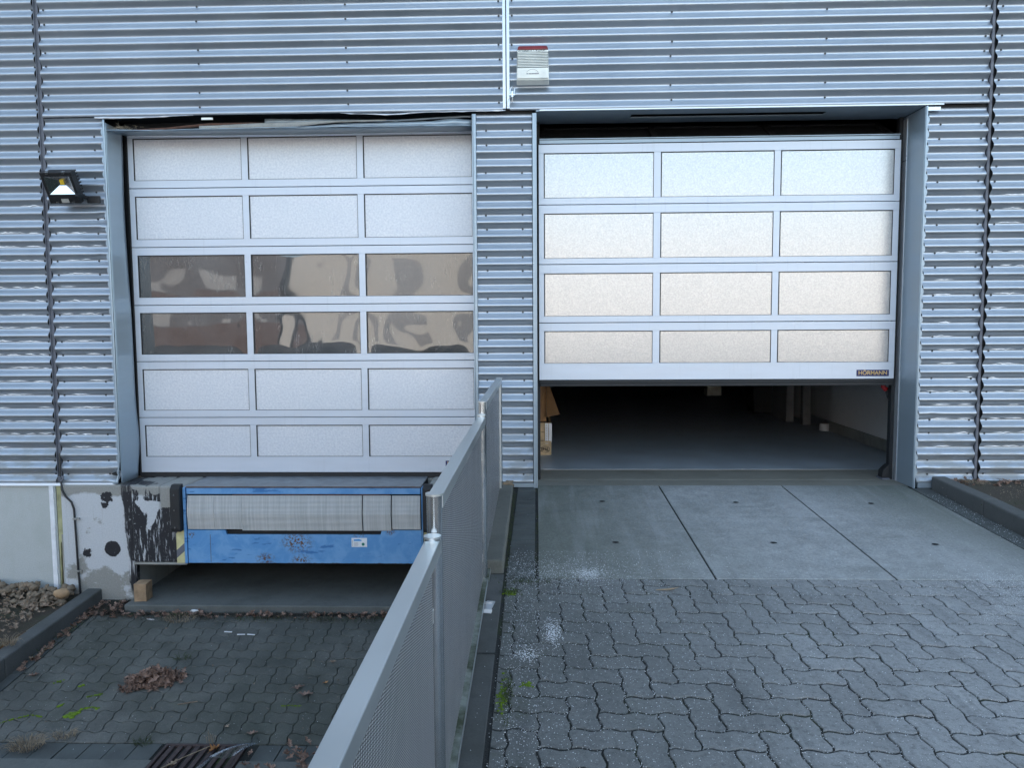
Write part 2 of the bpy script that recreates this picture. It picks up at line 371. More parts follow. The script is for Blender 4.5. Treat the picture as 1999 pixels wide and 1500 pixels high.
M['film'] = simple('peeling clear coat', (.85, .86, .88), .5, .1)
M['paper'] = simple('white paper scrap', (.75, .76, .77), .7)
M['moss'] = simple('bright green moss', (.12, .20, .01), .9, 0, 30, .4, .5)
M['weed'] = simple('dark green weed', (.045, .065, .02), .8, 0, 30, .4)
M['straw'] = simple('dry straw', (.30, .24, .17), .8, 0, 30, .35)
M['grit'] = simple('white grit', (.72, .76, .80), .5, 0, 60, .1)
def m_leaf(name, a, b):
    t = NT(name); p = t.pos(); col = t.mix(t.ramp(t.noise(p, 25, 4), .35, .65), a, b); t.bsdf(col, .75, 0, t.bump(t.noise(p, 90), .4, .003)); return t.m
M['leaf'] = m_leaf('dead oak leaf', (.10, .055, .04), (.34, .23, .18))
M['leaf_orange'] = m_leaf('orange dead leaf', (.32, .14, .04), (.40, .22, .10))
M['leaf_pale'] = m_leaf('pale dead leaf', (.20, .14, .10), (.36, .28, .21))
M['stone'] = simple('river stone', (.20, .155, .11), .8, 0, 7, .35, .4)
M['stone_o'] = simple('ochre stone', (.36, .24, .14), .7, 0, 9, .3, .3)
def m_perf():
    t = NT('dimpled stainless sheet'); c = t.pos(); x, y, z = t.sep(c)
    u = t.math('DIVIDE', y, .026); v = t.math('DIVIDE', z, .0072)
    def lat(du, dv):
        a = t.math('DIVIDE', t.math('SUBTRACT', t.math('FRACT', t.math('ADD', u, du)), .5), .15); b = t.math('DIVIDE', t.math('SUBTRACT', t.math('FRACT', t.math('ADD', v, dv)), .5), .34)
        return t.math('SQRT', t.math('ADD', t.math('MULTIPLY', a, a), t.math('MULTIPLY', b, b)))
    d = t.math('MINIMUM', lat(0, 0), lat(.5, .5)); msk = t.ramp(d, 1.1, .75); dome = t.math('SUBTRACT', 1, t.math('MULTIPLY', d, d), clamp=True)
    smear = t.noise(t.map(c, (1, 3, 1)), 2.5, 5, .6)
    base = t.mix(t.ramp(smear, .35, .7), (.035, .04, .055), (.065, .07, .09)); col = t.mix(msk, base, (.72, .74, .78))  # pale dimple colour paints in the sky glints on each dome
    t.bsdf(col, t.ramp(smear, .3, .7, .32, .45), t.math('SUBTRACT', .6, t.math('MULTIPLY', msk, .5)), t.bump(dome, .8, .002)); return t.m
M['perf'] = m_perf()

# ------------------------------------------------------------------ heights of the two ground planes
SL = .047
def zr(y): return SL*y                      # driveway on the right
def zl(y):                                  # dock pit on the left: falls to the drain, then climbs to the yard
    if y > -2.02: return -.98+.1*y
    if y > -2.7: return -1.182
    return -1.182+(-2.7-y)*.12
PIT_L, PIT_R = -3.82, -.33

# ------------------------------------------------------------------ ground, roads, kerbs (setting)
def struct(mb, name, mat, **k): return tag(mb.build(name, mat, **k), kind='structure')
g = MB()
g.quad((-300, -300, -.45), (300, -300, -.45), (300, -9.2, -.45), (-300, -9.2, -.45))
g.quad((3.42, -9.2, -.45), (300, -9.2, -.45), (300, -3.0, -.2), (3.42, -3.0, -.2)); g.quad((12, -3, -.2), (300, -3, -.2), (300, 300, -.2), (12, 300, -.2))
g.quad((-300, -9.2, -.45), (-3.95, -9.2, -.45), (-3.95, -3.4, -1.0), (-300, -3.4, -1.0)); g.quad((-300, -3.4, -1.0), (-12, -3.4, -1.0), (-12, 300, -1.0), (-300, 300, -1.0))
struct(g, 'ground', M['asphalt'])
b = MB(); b.quad((-.33, -9.2, -.45), (3.42, -9.2, -.45), (3.42, -6.3, zr(-6.3)-.012), (-.33, -6.3, zr(-6.3)-.012))
struct(b, 'yard_road', M['asphalt'])

def pavers(x0, x1, y0, y1, zf, u, amp, joint, seed):
    rnd = random.Random(seed); mb = MB(); n = 6; TP = 2*math.pi
    ni0, ni1 = int(x0/u)-3, int(x1/u)+3; nj0, nj1 = int(y0/u)-3, int(y1/u)+3
    def warp(x, y): return x+.75*amp*(math.sin(TP*y/u)-.16*math.sin(3*TP*y/u)), y+amp*(math.sin(TP*x/u)-.16*math.sin(3*TP*x/u))
    def outline(a, b_, w, h, ins):
        pts = []
        X0, X1, Y0, Y1 = a+ins, a+w-ins, b_+ins*1.5, b_+h-ins*1.5
        nx, ny = max(2, round(w/u*n)), max(2, round(h/u*n))
        for k in range(nx): pts.append((X0+(X1-X0)*k/nx, Y0))
        for k in range(ny): pts.append((X1, Y0+(Y1-Y0)*k/ny))
        for k in range(nx): pts.append((X1-(X1-X0)*k/nx, Y1))
        for k in range(ny): pts.append((X0, Y1-(Y1-Y0)*k/ny))
        return [warp(*q) for q in pts]
    j2 = joint/2
    for i in range(ni0, ni1):
        for j in range(nj0, nj1):
            k = (i-j) % 4
            if k == 0: w_, h_ = 2*u, u
            elif k == 3: w_, h_ = u, 2*u
            else: continue
            a, b_ = i*u, j*u
            if a+w_ < x0+.03 or a > x1-.03 or b_+h_ < y0+.03 or b_ > y1-.03: continue
            dz = rnd.uniform(-.0012, .0012); tx = rnd.uniform(-.005, .005); ty = rnd.uniform(-.005, .005); cx, cy = a+w_/2, b_+h_/2
            jj = j2*rnd.uniform(.75, 1.35); rings = []
            for ins, dd in ((jj, -.03), (jj, -.0022), (jj+.0024, 0)):
                r = []
                for (px, py) in outline(a, b_, w_, h_, ins):
                    px = min(max(px, x0+ins), x1-ins); py = min(max(py, y0+ins), y1-ins)
                    r.append((px, py, zf(py)+dz+dd+(px-cx)*tx+(py-cy)*ty))
                rings.append(r)
            m = len(rings[0]); mb.t = rnd.uniform(.05, 1)
            vv = rings[0]+rings[1]+rings[2]; ff = [tuple(range(2*m, 3*m))]
            for q in range(2):
                for t in range(m): ff.append((q*m+t, q*m+(t+1) % m, (q+1)*m+(t+1) % m, (q+1)*m+t))
            mb.add(vv, ff)
    return mb
pr = struct(pavers(-.185, 3.30, -6.3, -2.075, zr, .121, .0085, .0085, 1), 'driveway_paving', M['paver_r'])
b = MB(); b.quad((-.33, -6.3, zr(-6.3)-.006), (3.42, -6.3, zr(-6.3)-.006), (3.42, 0, -.006), (-.33, 0, -.006)); b.build('joint_sand', M['joint_r'], pr)
pl = struct(pavers(PIT_L+.09, PIT_R, -2.0, -.34, zl, .1115, .0095, .0045, 2), 'ramp_paving', M['paver_l'])
b = MB()
ys = [.0, -2.02, -2.7, -6, -8.9]
for a, c in zip(ys, ys[1:]): b.quad((-3.95, c, zl(c)-.008), (PIT_R, c, zl(c)-.008), (PIT_R, a, zl(a)-.008), (-3.95, a, zl(a)-.008))
b.build('joint_sand', M['joint_l'], pl)
# border row of straight blocks along the kerb, then larger plain blocks round the drain
mb = MB(); y = -.36
while y > -2.0:
    mb.t = random.random(); e = max(y-.215, -2.0); mb.hexa([(PIT_L+.005, e, zl(e)-.03), (PIT_L+.082, e, zl(e)-.03), (PIT_L+.082, y, zl(y)-.03), (PIT_L+.005, y, zl(y)-.03)], [(PIT_L+.005, e, zl(e)), (PIT_L+.082, e, zl(e)), (PIT_L+.082, y, zl(y)), (PIT_L+.005, y, zl(y))]); y -= .22
x = PIT_L
while x < PIT_R-.05:
    if not (-2.30 < x+.07 < -1.78):
        d = random.uniform(-.003, .002); mb.box(x+.003, x+.147, -2.185, -2.006, -1.21, zl(-2.1)+d)
    x += .15
struct(mb, 'drain_border_paving', M['plain_paver'], bevel=.003)
b = MB(); b.quad((-3.95, -2.7, -1.176), (-2.30, -2.7, -1.176), (-2.30, -2.19, -1.176), (-3.95, -2.19, -1.176)); b.quad((-1.77, -2.7, -1.176), (PIT_R, -2.7, -1.176), (PIT_R, -2.19, -1.176), (-1.77, -2.19, -1.176)); b.quad((-2.30, -2.7, -1.176), (-1.77, -2.7, -1.176), (-1.77, -2.55, -1.176), (-2.30, -2.55, -1.176))
struct(b, 'exposed_aggregate_strip', M['conc_floor'])
# concrete slabs before the right door
mb = MB()
for k in range(3):
    x0, x1 = .005+1.045*k, .005+1.045*(k+1)-.012
    if k == 2: x1 = 3.135
    mb.hexa([(x0, -2.066, zr(-2.066)-.08), (x1, -2.066, zr(-2.066)-.08), (x1, .07, -.08), (x0, .07, -.08)], [(x0, -2.066, zr(-2.066)), (x1, -2.066, zr(-2.066)), (x1, .07, .003), (x0, .07, .003)])
slab = struct(mb, 'concrete_slabs', M['slab'], bevel=.004)
for (x, y) in ((.517, -.44), (.522, -1.432), (1.567, -.465), (1.57, -1.432), (2.61, -.49), (2.617, -1.453)):
    r = MB(); n = 14; pts = [(x+.022*math.cos(t*2*math.pi/n)*(1+.25*math.sin(3*t)), y+.018*math.sin(t*2*math.pi/n)) for t in range(n)]
    r.add([(a, c, zr(c)+.0035) for a, c in pts], [tuple(range(n))]); tag(r.build('lifting_hole', M['dark'], slab))
# stretcher strip on the left of the slabs and strip on the right
mb = MB(); y = -.01; 
while y > -2.06:
    hgt = .105 if y > -1.8 else .13; e = max(y-hgt+.006, -2.06); d = random.uniform(-.002, .002)
    mb.hexa([(-.165+.01*y, e, zr(e)-.06), (-.018, e, zr(e)-.06), (-.018, y, zr(y)-.06), (-.165+.01*y, y, zr(y)-.06)], [(-.165+.01*y, e, zr(e)+d), (-.018, e, zr(e)+d), (-.018, y, zr(y)+d), (-.165+.01*y, y, zr(y)+d)]); y -= hgt
struct(mb, 'block_strip', M['plain_paver'], bevel=.003)
mb = MB(); y = -.02
while y > -2.07:
    e = max(y-.5, -2.068); mb.hexa([(3.145, e+.006, zr(e)-.06), (3.29, e+.006, zr(e)-.06), (3.29, y, zr(y)-.06), (3.145, y, zr(y)-.06)], [(3.145, e+.006, zr(e)), (3.29, e+.006, zr(e)), (3.29, y, zr(y)), (3.145, y, zr(y))]); y -= .5
struct(mb, 'gutter_strip', M['plain_paver'], bevel=.003)
b = MB(); b.hexa([(0, .074, -.1), (3.16, .074, -.1), (3.16, .33, -.1), (0, .33, -.1)], [(0, .074, -.002), (3.16, .074, -.002), (3.16, .33, 0), (0, .33, 0)]); b.hexa([(-.2, .334, -.1), (3.7, .334, -.1), (3.7, .80, -.1), (-.2, .80, -.1)], [(-.2, .334, .001), (3.7, .334, .001), (3.7, .80, .001), (-.2, .80, .001)])
struct(b, 'door_threshold', M['thresh'], bevel=.003)
b = MB(); b.box(0, 3.12, .80, .812, -.02, .004); struct(b, 'threshold_rail', M['flash_light'])
b = MB(); b.box(-9, 9, .812, 18, -.1, 0); struct(b, 'warehouse_floor', M['epoxy'])
# kerbs
def kerb(name, segs, mat):
    mb = MB()
    for (x0, x1, y0, y1, zt0, zt1, zb) in segs:
        mb.hexa([(x0, y0, zb), (x1, y0, zb), (x1, y1, zb), (x0, y1, zb)], [(x0, y0, zt0), (x1, y0, zt0), (x1, y1, zt1), (x0, y1, zt1)])
    return struct(mb, name, mat, bevel=.012)
kerb('kerb_beside_driveway', [(3.30, 3.42, -.78, -.03, .082, .103, -.2), (3.30, 3.42, -1.78, -.785, .03, .081, -.3), (3.30, 3.42, -2.78, -1.785, -.02, .029, -.4), (3.30, 3.42, -6.3, -2.785, -.2, -.021, -.5)], M['conc_dark'])
kerb('kerb_under_railing', [(-.33, -.205, -1.985, -.04, -.015, .045, -.4)], M['conc_kerb'])
kerb('kerb_at_ramp_edge', [(-.325, -.195, -3.0, -1.99, zr(-3)-.004, zr(-1.99)-.004, -1.3), (-.325, -.195, -4.0, -3.004, zr(-4)-.004, zr(-3)-.004, -1.3), (-.325, -.195, -6.3, -4.004, zr(-6.3)-.004, zr(-4)-.004, -1.3)], M['conc_dark'])
kerb('kerb_beside_ramp', [(-3.95, -3.82, -1.28, -.03, -.965, -.892, -1.3), (-3.95, -3.82, -2.3, -1.285, -1.02, -.966, -1.4), (-3.95, -3.82, -3.4, -2.305, -1.05, -1.02, -1.4)], M['conc_dark'])
b = MB(); b.box(PIT_R-.1, PIT_R, -6.3, 1.6, -1.4, -.06); struct(b, 'retaining_wall', M['conc_kerb'])
def bedz(x, y): return -.94-.04*(y < -1.2)+.03*mnoise.noise(Vector((x*2, y*2, 0)))+max(0, (-4.2-x))*.06
b = MB().grid(lambda u, v: (-12+8.05*u, -3.4+3.42*v, bedz(-12+8.05*u, -3.4+3.42*v)), 50, 24); struct(b, 'planting_bed_soil', M['soil'])
b = MB().grid(lambda u, v: (3.42+8.58*u, -3.0+3.03*v, .035*(1+v)+(-.20+.18*v)*(1-v)+.012*mnoise.noise(Vector((u*30, v*12, 3)))), 60, 24); struct(b, 'verge_soil', M['soil'])
# recess below the leveller
b = MB(); b.hexa([(-3.5, -.275, -1.1), (PIT_R-.1, -.275, -1.1), (PIT_R-.1, 1.6, -1.1), (-3.5, 1.6, -1.1)], [(-3.5, -.275, -.952), (PIT_R-.1, -.275, -.952), (PIT_R-.1, 1.6, -.94), (-3.5, 1.6, -.94)])
struct(b, 'recess_floor', M['conc_floor'], bevel=.01)

# ------------------------------------------------------------------ the warehouse
P_ = .1155; ZC = 3.202; AMP = .0175
bld = thing('warehouse_building', (0, 0, 0), 'silver corrugated warehouse wall with one raised and one closed loading door', 'building')
dents = []
def wave_y(z): return AMP*math.sin(2*math.pi*(z-ZC)/P_)
def cladding(x0, x1, z0, z1, label=None, dent=(), y0=0.0, step=.12):
    nz = max(4, int((z1-z0)/P_*16)); nx = max(1, int((x1-x0)/step))
    def fn(u, v):
        x = x0+(x1-x0)*u; z = z0+(z1-z0)*v; y = y0+wave_y(z)+.0012*mnoise.noise(Vector((x*1.5, 0, z*.7)))
        for (dx, dz, r, d) in dent:
            q = ((x-dx)**2+(z-dz)**2)/r**2
            if q < 4: y += d*math.exp(-q*1.5)
        return (x, y, z)
    o = MB().grid(fn, nx, nz).build('cladding_sheet', M['clad'], bld)
    if label: o['label'] = label
    return o
SY = AMP+.004
c_ll = cladding(-9, -4.195, .03, 7, 'corrugated sheet at the far left edge', step=.3)
c_lu = cladding(-4.145, -.272, 3.157, 7, 'corrugated sheet above the left door')
c_ru = cladding(-.215, 3.66, 3.157, 7, 'corrugated sheet above the right door')
c_rr = cladding(3.71, 9, .05, 7, 'corrugated sheet at the far right edge', step=.3)
c_l = cladding(-4.145, -3.638, .035, 3.15, 'narrow corrugated sheet left of the left door with dented right edge', [(-3.68, 2.33, .03, .018), (-3.66, .10, .07, .03), (-3.66, .06, .05, -.03), (-3.70, 1.98, .03, .012), (-3.66, 2.23, .02, -.015)], step=.02)
c_p = cladding(-.495, -.035, .04, 3.13, 'corrugated pier between the two doors', step=.1)
c_r = cladding(3.186, 3.66, .05, 3.13, 'narrow corrugated sheet right of the right door', [(3.30, .62, .05, .012), (3.27, .15, .05, .01)], step=.03)
# thicker trim, seams
def part(name, mat, mb, bevel=0, parent=bld, label=None):
    o = mb.build(name, mat, parent, bevel=bevel)
    if label: o['label'] = label
    return o
part('backing_wall', M['dark'], MB().box(-9, -3.66, .026, .34, -.0, 7).box(-3.66, 3.25, .026, .34, 3.19, 7).box(3.25, 9, .026, .34, -.2, 7).box(-.5, -.03, .026, .34, -.2, 3.19))
for x, lab in ((-4.17, 'dark vertical seam left of the floodlight'), (3.685, 'dark vertical seam at the right')):
    part('seam_strip', M['slate'], MB().box(x-.013, x+.013, .012, .022, .04, 7).box(x-.017, x-.012, -.006, .02, .04, 7), label=lab)
part('seam_strip', M['flash_light'], MB().box(-.272, -.247, -.021, .02, 3.17, 7).box(-.240, -.215, -.021, .02, 3.17, 7), .002, label='pale double seam strip above the pier')
# screws
sh = MB(); sh.tube([(0, 0, 0), (0, -.002, 0)], .0088, 10); sh.tube([(0, -.002, 0), (0, -.006, 0)], .0058, 6, smooth=False)
proto = None
def screws(panel, x, z0, z1):
    global proto
    k = -40
    while k < 40:
        z = 3.233+P_*k
        if z0 < z < z1 and k % 3 in (0, 1) and .03 < z < 4.25:
            zz = z+random.uniform(-.004, .004); y = wave_y(zz)-.0005
            if proto is None: proto = sh.build('screw', M['screw'], panel, origin=(0, 0, 0)); place(proto, (x, y, zz), panel)
            else: copy_at(proto, (x+random.uniform(-.006, .006), y, zz), panel)
        k += 1
screws(c_ll, -4.213, .05, 4.3); screws(c_lu, -4.11, 3.18, 4.3); screws(c_lu, -2.815, 3.18, 4.3); screws(c_lu, -1.566, 3.18, 4.3); screws(c_lu, -.301, 3.18, 4.3)
screws(c_ru, -.192, 3.3, 4.3); screws(c_ru, 1.108, 3.18, 4.3); screws(c_ru, 2.355, 3.18, 4.3); screws(c_ru, 3.625, 3.18, 4.3); screws(c_rr, 3.752, .1, 4.3)
screws(c_l, -4.10, .05, 3.13); screws(c_l, -3.735, .05, 3.13); screws(c_p, -.417, .1, 3.1); screws(c_p, -.112, .05, 3.1); screws(c_r, 3.29, .1, 3.1); screws(c_r, 3.62, .1, 3.1)
# peeling film along the troughs of the lower sheets
def film(panel, x0, x1, zlo, zhi, seed):
    rn = random.Random(seed); mb = MB(); k = int((ZC-zhi)/P_)
    while ZC-k*P_ > zlo:
        zt = ZC-k*P_+.030+P_*0   # upper edge of the bright band
        x = x0+rn.uniform(0, .1)
        while x < x1-.04:
            L = min(rn.uniform(.08, .32), x1-x-.01)
            if rn.random() < .72:
                n = max(3, int(L/.02)); off = rn.uniform(.004, .012); top = []; bot = []
                for i in range(n+1):
                    t = i/n; wz = .009*mnoise.noise(Vector((x*9+i*.55, k, seed)))+.0025*mnoise.noise(Vector((i*1.7, k, seed)))
                    wd = .0055*math.sin(math.pi*t)*(.4+rn.random())+.0008; z = zt+off+wz
                    top.append((x+L*t, wave_y(z+wd)-.0015, z+wd)); bot.append((x+L*t, wave_y(z)-.006*math.sin(math.pi*t)-.001, z-wd*.3))
                mb.add(top+bot, [(i, n+1+i, n+2+i, i+1) for i in range(n)], False)
            x += L+rn.uniform(.0, .05)
        k += 1
    o = mb.build('peeling_coating', M['film'], panel); o['kind'] = 'stuff'
film(c_ll, -4.9, -4.21, .2, 2.30, 3); film(c_l, -4.13, -3.68, .2, 2.05, 4); film(c_r, 3.25, 3.64, .3, 2.35, 5); film(c_rr, 3.73, 4.3, .3, 2.35, 6)
# lapped edge where the upper sheets end, drip flashings at the foot
part('drip_flashing', M['flash_light'], MB().prism([(-.030, .018), (-.024, .040), (.03, .046), (.03, .030), (-.018, .032)], 'x', -9, -3.665), label='folded drip flashing below the left sheets')
part('foot_flashing', M['flash'], MB().box(3.20, 9, -.012, .02, .0, .045).box(-.53, -.005, -.016, .02, .005, .038))
# left jamb: bent sheet, free edge buckled
def jl(u, v):
    z = .035+3.07*v; bow = .018*math.exp(-((z-.35)/.22)**2)+.012*math.exp(-((z-1.2)/.5)**2)-.012*math.exp(-((z-2.4)/.5)**2)
    return (-3.612+.004*mnoise.noise(Vector((u, z*2, 1)))+bow*u, -.018+(.27+.025*math.exp(-((z-.45)/.3)**2))*u, z)
o = part('door_jamb', M['flash'], MB().grid(jl, 8, 60), label='buckled grey jamb left of the closed door'); m_ = o.modifiers.new('t', 'SOLIDIFY'); m_.thickness = .003
def wavy_edge(x, w_, z0, z1, y, seed, bend=0):
    mb = MB(); n = int((z1-z0)/.02)
    def fn(u, v):
        z = z0+(z1-z0)*v; e = .003*mnoise.noise(Vector((z*9, seed, 0))); fl = bend*math.exp(-(z-z0)/.06)
        return (x+w_*u+e+fl*(.5-u)*2-fl, y-.004*math.sin(math.pi*u)-abs(fl)*.4, z)
    return mb.grid(fn, 4, n)
o = part('corner_trim', M['flash'], wavy_edge(-3.634, .020, .035, 3.13, -.024, 1, .035)); o.modifiers.new('t', 'SOLIDIFY').thickness = .003
o = part('corner_trim', M['flash'], MB().box(3.160, 3.172, -.026, .016, .0, 3.14)); 
part('corner_trim', M['flash'], MB().box(-.030, -.004, -.024, .02, .0, 3.13).box(-.006, .004, -.03, .30, 0, 3.13), .001)
part('corner_trim', M['flash'], MB().box(-.520, -.497, -.022, .02, .04, 3.13).box(-.528, -.522, -.03, .28, .04, 3.13), .001)
# scalloped closures behind the corrugation ends
def closure(x, z0, z1, side):
    mb = MB(); k = 0
    while ZC-P_*.5-k*P_ > z0:
        zc = ZC-P_*.5-k*P_; k += 1
        if zc > z1: continue
        pts = [(x, zc-.042)]+[(x+side*.019*math.sin(math.pi*t/8), zc-.042+.084*t/8) for t in range(1, 8)]+[(x, zc+.042)]
        mb.prism(pts, 'y', -.0215, -.010)
    return mb
part('profile_filler', M['flash'], closure(-3.632, .06, 3.12, -1)); part('profile_filler', M['flash'], closure(3.170, .06, 3.12, 1))
# right jamb and soffit
part('door_jamb', M['flash'], MB().box(3.155, 3.164, -.018, .36, .0, 3.14), .0015, label='grey jamb right of the open door')
for a in ((3.118, 3.162, .345, .40, .0, 3.16), (.004, .030, .33, .40, 0, 3.16), (-.545, -.525, .29, .36, .03, 3.1), (-3.66, -3.60, .345, .40, .03, 3.1)): part('frame_rail', M['dark'], MB().box(*a))
part('guide_edge', M['flash_light'], MB().box(3.150, 3.156, .28, .345, .0, 3.12))
sf = MB(); sf.box(0, .80, -.014, .40, 3.146, 3.154); sf.box(2.42, 3.16, -.014, .40, 3.146, 3.154); sf.box(.80, 2.42, -.014, .13, 3.146, 3.154); sf.box(.80, 2.42, .23, .40, 3.146, 3.154)
part('lintel_soffit', M['flash'], sf, label='dark soffit with a long slot over the open door'); part('lintel_edge', M['flash_light'], MB().box(.03, 3.30, -.022, -.014, 3.148, 3.158).box(3.17, 3.27, -.028, .0, 3.10, 3.13))
# torn lintel over the left door
part('lintel_cavity', M['dark'], MB().box(-3.61, -.53, .27, .275, 3.075, 3.19).box(-3.61, -.53, 0.03, .27, 3.17, 3.18))
def ribbon(pts_top, pts_bot, n=60, nz=.004, seed=0, y=lambda x: -.02):
    def ip(P, x):
        for a, c in zip(P, P[1:]):
            if a[0] <= x <= c[0]: t = (x-a[0])/(c[0]-a[0]); t = t*t*(3-2*t); return a[1]+(c[1]-a[1])*t
        return P[-1][1]
    xa, xb = pts_top[0][0], pts_top[-1][0]
    def fn(u, v):
        x = xa+(xb-xa)*u; zt, zb = ip(pts_top, x), ip(pts_bot, x); e = nz*mnoise.noise(Vector((x*14, seed, v*2)))
        return (x, y(x)+e*2, zb+(zt-zb)*v+e)
    return MB().grid(fn, n, 2)
def addrib(mat, *a, **k):
    o = part('torn_flashing', mat, ribbon(*a, **k)); s_ = o.modifiers.new('t', 'SOLIDIFY'); s_.thickness = .0025; return o
addrib(M['flash_light'], [(-3.70, 3.155), (-3.2, 3.152), (-2.86, 3.158)], [(-3.70, 3.134), (-3.35, 3.136), (-2.86, 3.152)], seed=2)
addrib(M['flash'], [(-3.60, 3.049), (-3.2, 3.040), (-2.7, 3.046), (-2.0, 3.05), (-.54, 3.045)], [(-3.60, 3.043), (-3.2, 3.034), (-2.7, 3.040), (-2.0, 3.043), (-.54, 3.038)], seed=3)
addrib(M['conc'], [(-2.83, 3.078), (-2.2, 3.094), (-1.6, 3.104), (-1.25, 3.106)], [(-2.83, 3.044), (-2.2, 3.050), (-1.6, 3.090), (-1.25, 3.096)], seed=4, y=lambda x: .02)
addrib(M['flash'], [(-2.2, 3.062), (-1.5, 3.092), (-.9, 3.098), (-.70, 3.118), (-.54, 3.105)], [(-2.2, 3.046), (-1.5, 3.066), (-.9, 3.066), (-.7, 3.066), (-.54, 3.066)], seed=5, y=lambda x: .06)
addrib(M['flash_light'], [(-1.62, 3.153), (-1.45, 3.146), (-1.2, 3.142), (-.9, 3.152), (-.25, 3.158)], [(-1.62, 3.149), (-1.45, 3.140), (-1.2, 3.128), (-.9, 3.146), (-.25, 3.148)], seed=6, y=lambda x: -.028)
addrib(M['flash'], [(-2.3, 3.150), (-1.9, 3.140), (-1.25, 3.126), (-.54, 3.150)], [(-2.3, 3.108), (-1.9, 3.110), (-1.25, 3.112), (-.54, 3.135)], seed=7, y=lambda x: .10)
o = part('lintel_sheet', M['flash'], MB().grid(lambda u, v: (-3.605+3.07*u, -.01+.28*v, 3.046+.02*v-.008*math.sin(math.pi*u)), 20, 3)); o.modifiers.new('t', 'SOLIDIFY').thickness = .002
part('rusty_rod', M['rust'], MB().tube([(-3.4, .05, 3.055), (-3.1, .05, 3.066), (-2.95, .04, 3.078), (-2.75, .03, 3.090), (-2.4, .04, 3.094), (-2.3, .05, 3.092)], .011, 8))
part('white_clip', M['white_plastic'], MB().box(-2.80, -2.705, .0, .01, 3.122, 3.140))
st = MB()
for k in range(90):
    a = Vector((-3.50+random.gauss(0, .07), random.uniform(-.01, .06), 3.052+abs(random.gauss(0, .012)))); d = Vector((random.uniform(-1, 1), random.uniform(-.4, .4), random.uniform(-.1, .35))).normalized()*random.uniform(.02, .05)
    st.tube([a, a+d*.5+Vector((0, 0, .003)), a+d], .0009, 3, False)
o = part('nest_straw', M['straw'], st); o['kind'] = 'stuff'

# doors ---------------------------------------------------------
def door_section(door, x0, x1, z0, z1, cols, pz, y, kinds, matf=None, top=False):
    """one horizontal section: frame bars round three panes"""
    fr = MB(); g_ = .003; ym = y
    z0 += g_; z1 -= g_
    fr.box(x0, x1, ym, ym+.04, pz[1], z1); fr.box(x0, x1, ym, ym+.04, z0, pz[0])
    edges = [x0]+[c for cc in cols for c in cc]+[x1]
    for a, c in zip(edges[0::2], edges[1::2]): fr.box(a, c, ym+.0005, ym+.04, pz[0], pz[1])
    o = fr.build('section_frame', M['frame'], door, bevel=.0015)
    # dark glazing gaskets
    gk = MB()
    for (a, c) in cols:
        gk.box(a, c, ym+.006, ym+.0065, pz[0], pz[0]+.004) if False else None
        gk.box(a, a+.009, ym+.001, ym+.012, pz[0], pz[1]); gk.box(c-.003, c, ym+.001, ym+.012, pz[0], pz[1]); gk.box(a+.009, c-.003, ym+.001, ym+.012, pz[1]-.007, pz[1]); gk.box(a+.009, c-.003, ym+.001, ym+.012, pz[0], pz[0]+.0035)
    gk.build('gasket', M['rubber'], door)
    for i, (a, c) in enumerate(cols):
        kind = kinds[i]
        if kind == 'clear':
            sd_ = random.uniform(0, 50); amp = (.006, .008, .007)[i]*(1.0 if z0 > 1.4 else 1.4)
            def fn(u, v, a=a, c=c, sd_=sd_, amp=amp):
                x = a+.004+(c-a-.008)*u; z = pz[0]+.003+(pz[1]-pz[0]-.006)*v
                e = min(1, 5*min(u, 1-u)); f = min(1, 3.0*min(v, 1-v)); k = (e*(2-e))*(f*(2-f))
                n = mnoise.noise(Vector((x*2.6+sd_, 0, z*2)))+.30*mnoise.noise(Vector((x*6+sd_, 3, z*5)))*(1.3 if z0 < 1.4 else .2)
                return (x, ym+.010-amp*.5*k*n-amp*.30*k, z)
            o = MB().grid(fn, 70, 30).build('window_pane', M['clear'], door); o['label'] = 'clear scratched window pane'
        else:
            MB().box(a+.003, c-.003, ym+.008, ym+.012, pz[0]+.002, pz[1]-.002).build('window_pane', M[kind], door)
DL = MB().box(-3.60, -.54, .345, .352, .07, 3.1).build('sectional_door', M['dark'], bld) if False else None
def door_root(name, loc, label):
    o = bpy.data.objects.new(name, None); COL.objects.link(o); place(o, loc, bld); o['label'] = label; o.empty_display_size = .1; return o
DL = door_root('sectional_door', (-2.07, .3, .07), 'closed loading door of six sections with two rows of clear panes')
YD = .30
jz = [3.125, 2.615, 2.099, 1.586, 1.081, .574, .071]; pzs = [(2.682, 3.046), (2.167, 2.545), (1.654, 2.028), (1.145, 1.518), (.639, 1.012), (.216, .504)]
for i in range(6):
    door_section(DL, -3.605, -.535, jz[i+1], jz[i], [(-3.552, -2.588), (-2.532, -1.567), (-1.511, -.560)], pzs[i], YD, ['clear']*3 if i in (2, 3) else ['frost']*3)
MB().box(-3.605, -.535, YD+.005, YD+.035, .024, .069).build('bottom_seal', M['rubber'], DL)
MB().box(-3.61, -3.598, YD-.006, YD+.03, .03, 3.1).build('edge_seal', M['rubber'], DL)
DR = door_root('sectional_door', (1.57, .3, .9), 'half raised loading door with bright stippled panes')
jr = [2.950, 2.432, 1.917, 1.406, .899]; pzr = [(2.489, 2.874), (1.968, 2.357), (1.463, 1.839), (1.048, 1.333)]
for i in range(4): door_section(DR, .022, 3.115, jr[i+1], jr[i], [(.066, 1.017), (1.077, 2.048), (2.102, 3.065)], pzr[i], YD, ['frost_r']*3)
MB().box(.022, 3.115, YD+.004, YD+.04, .872, .898).box(.03, 3.11, YD+.01, YD+.035, .842, .872).build('bottom_seal', M['rubber'], DR, bevel=.004)
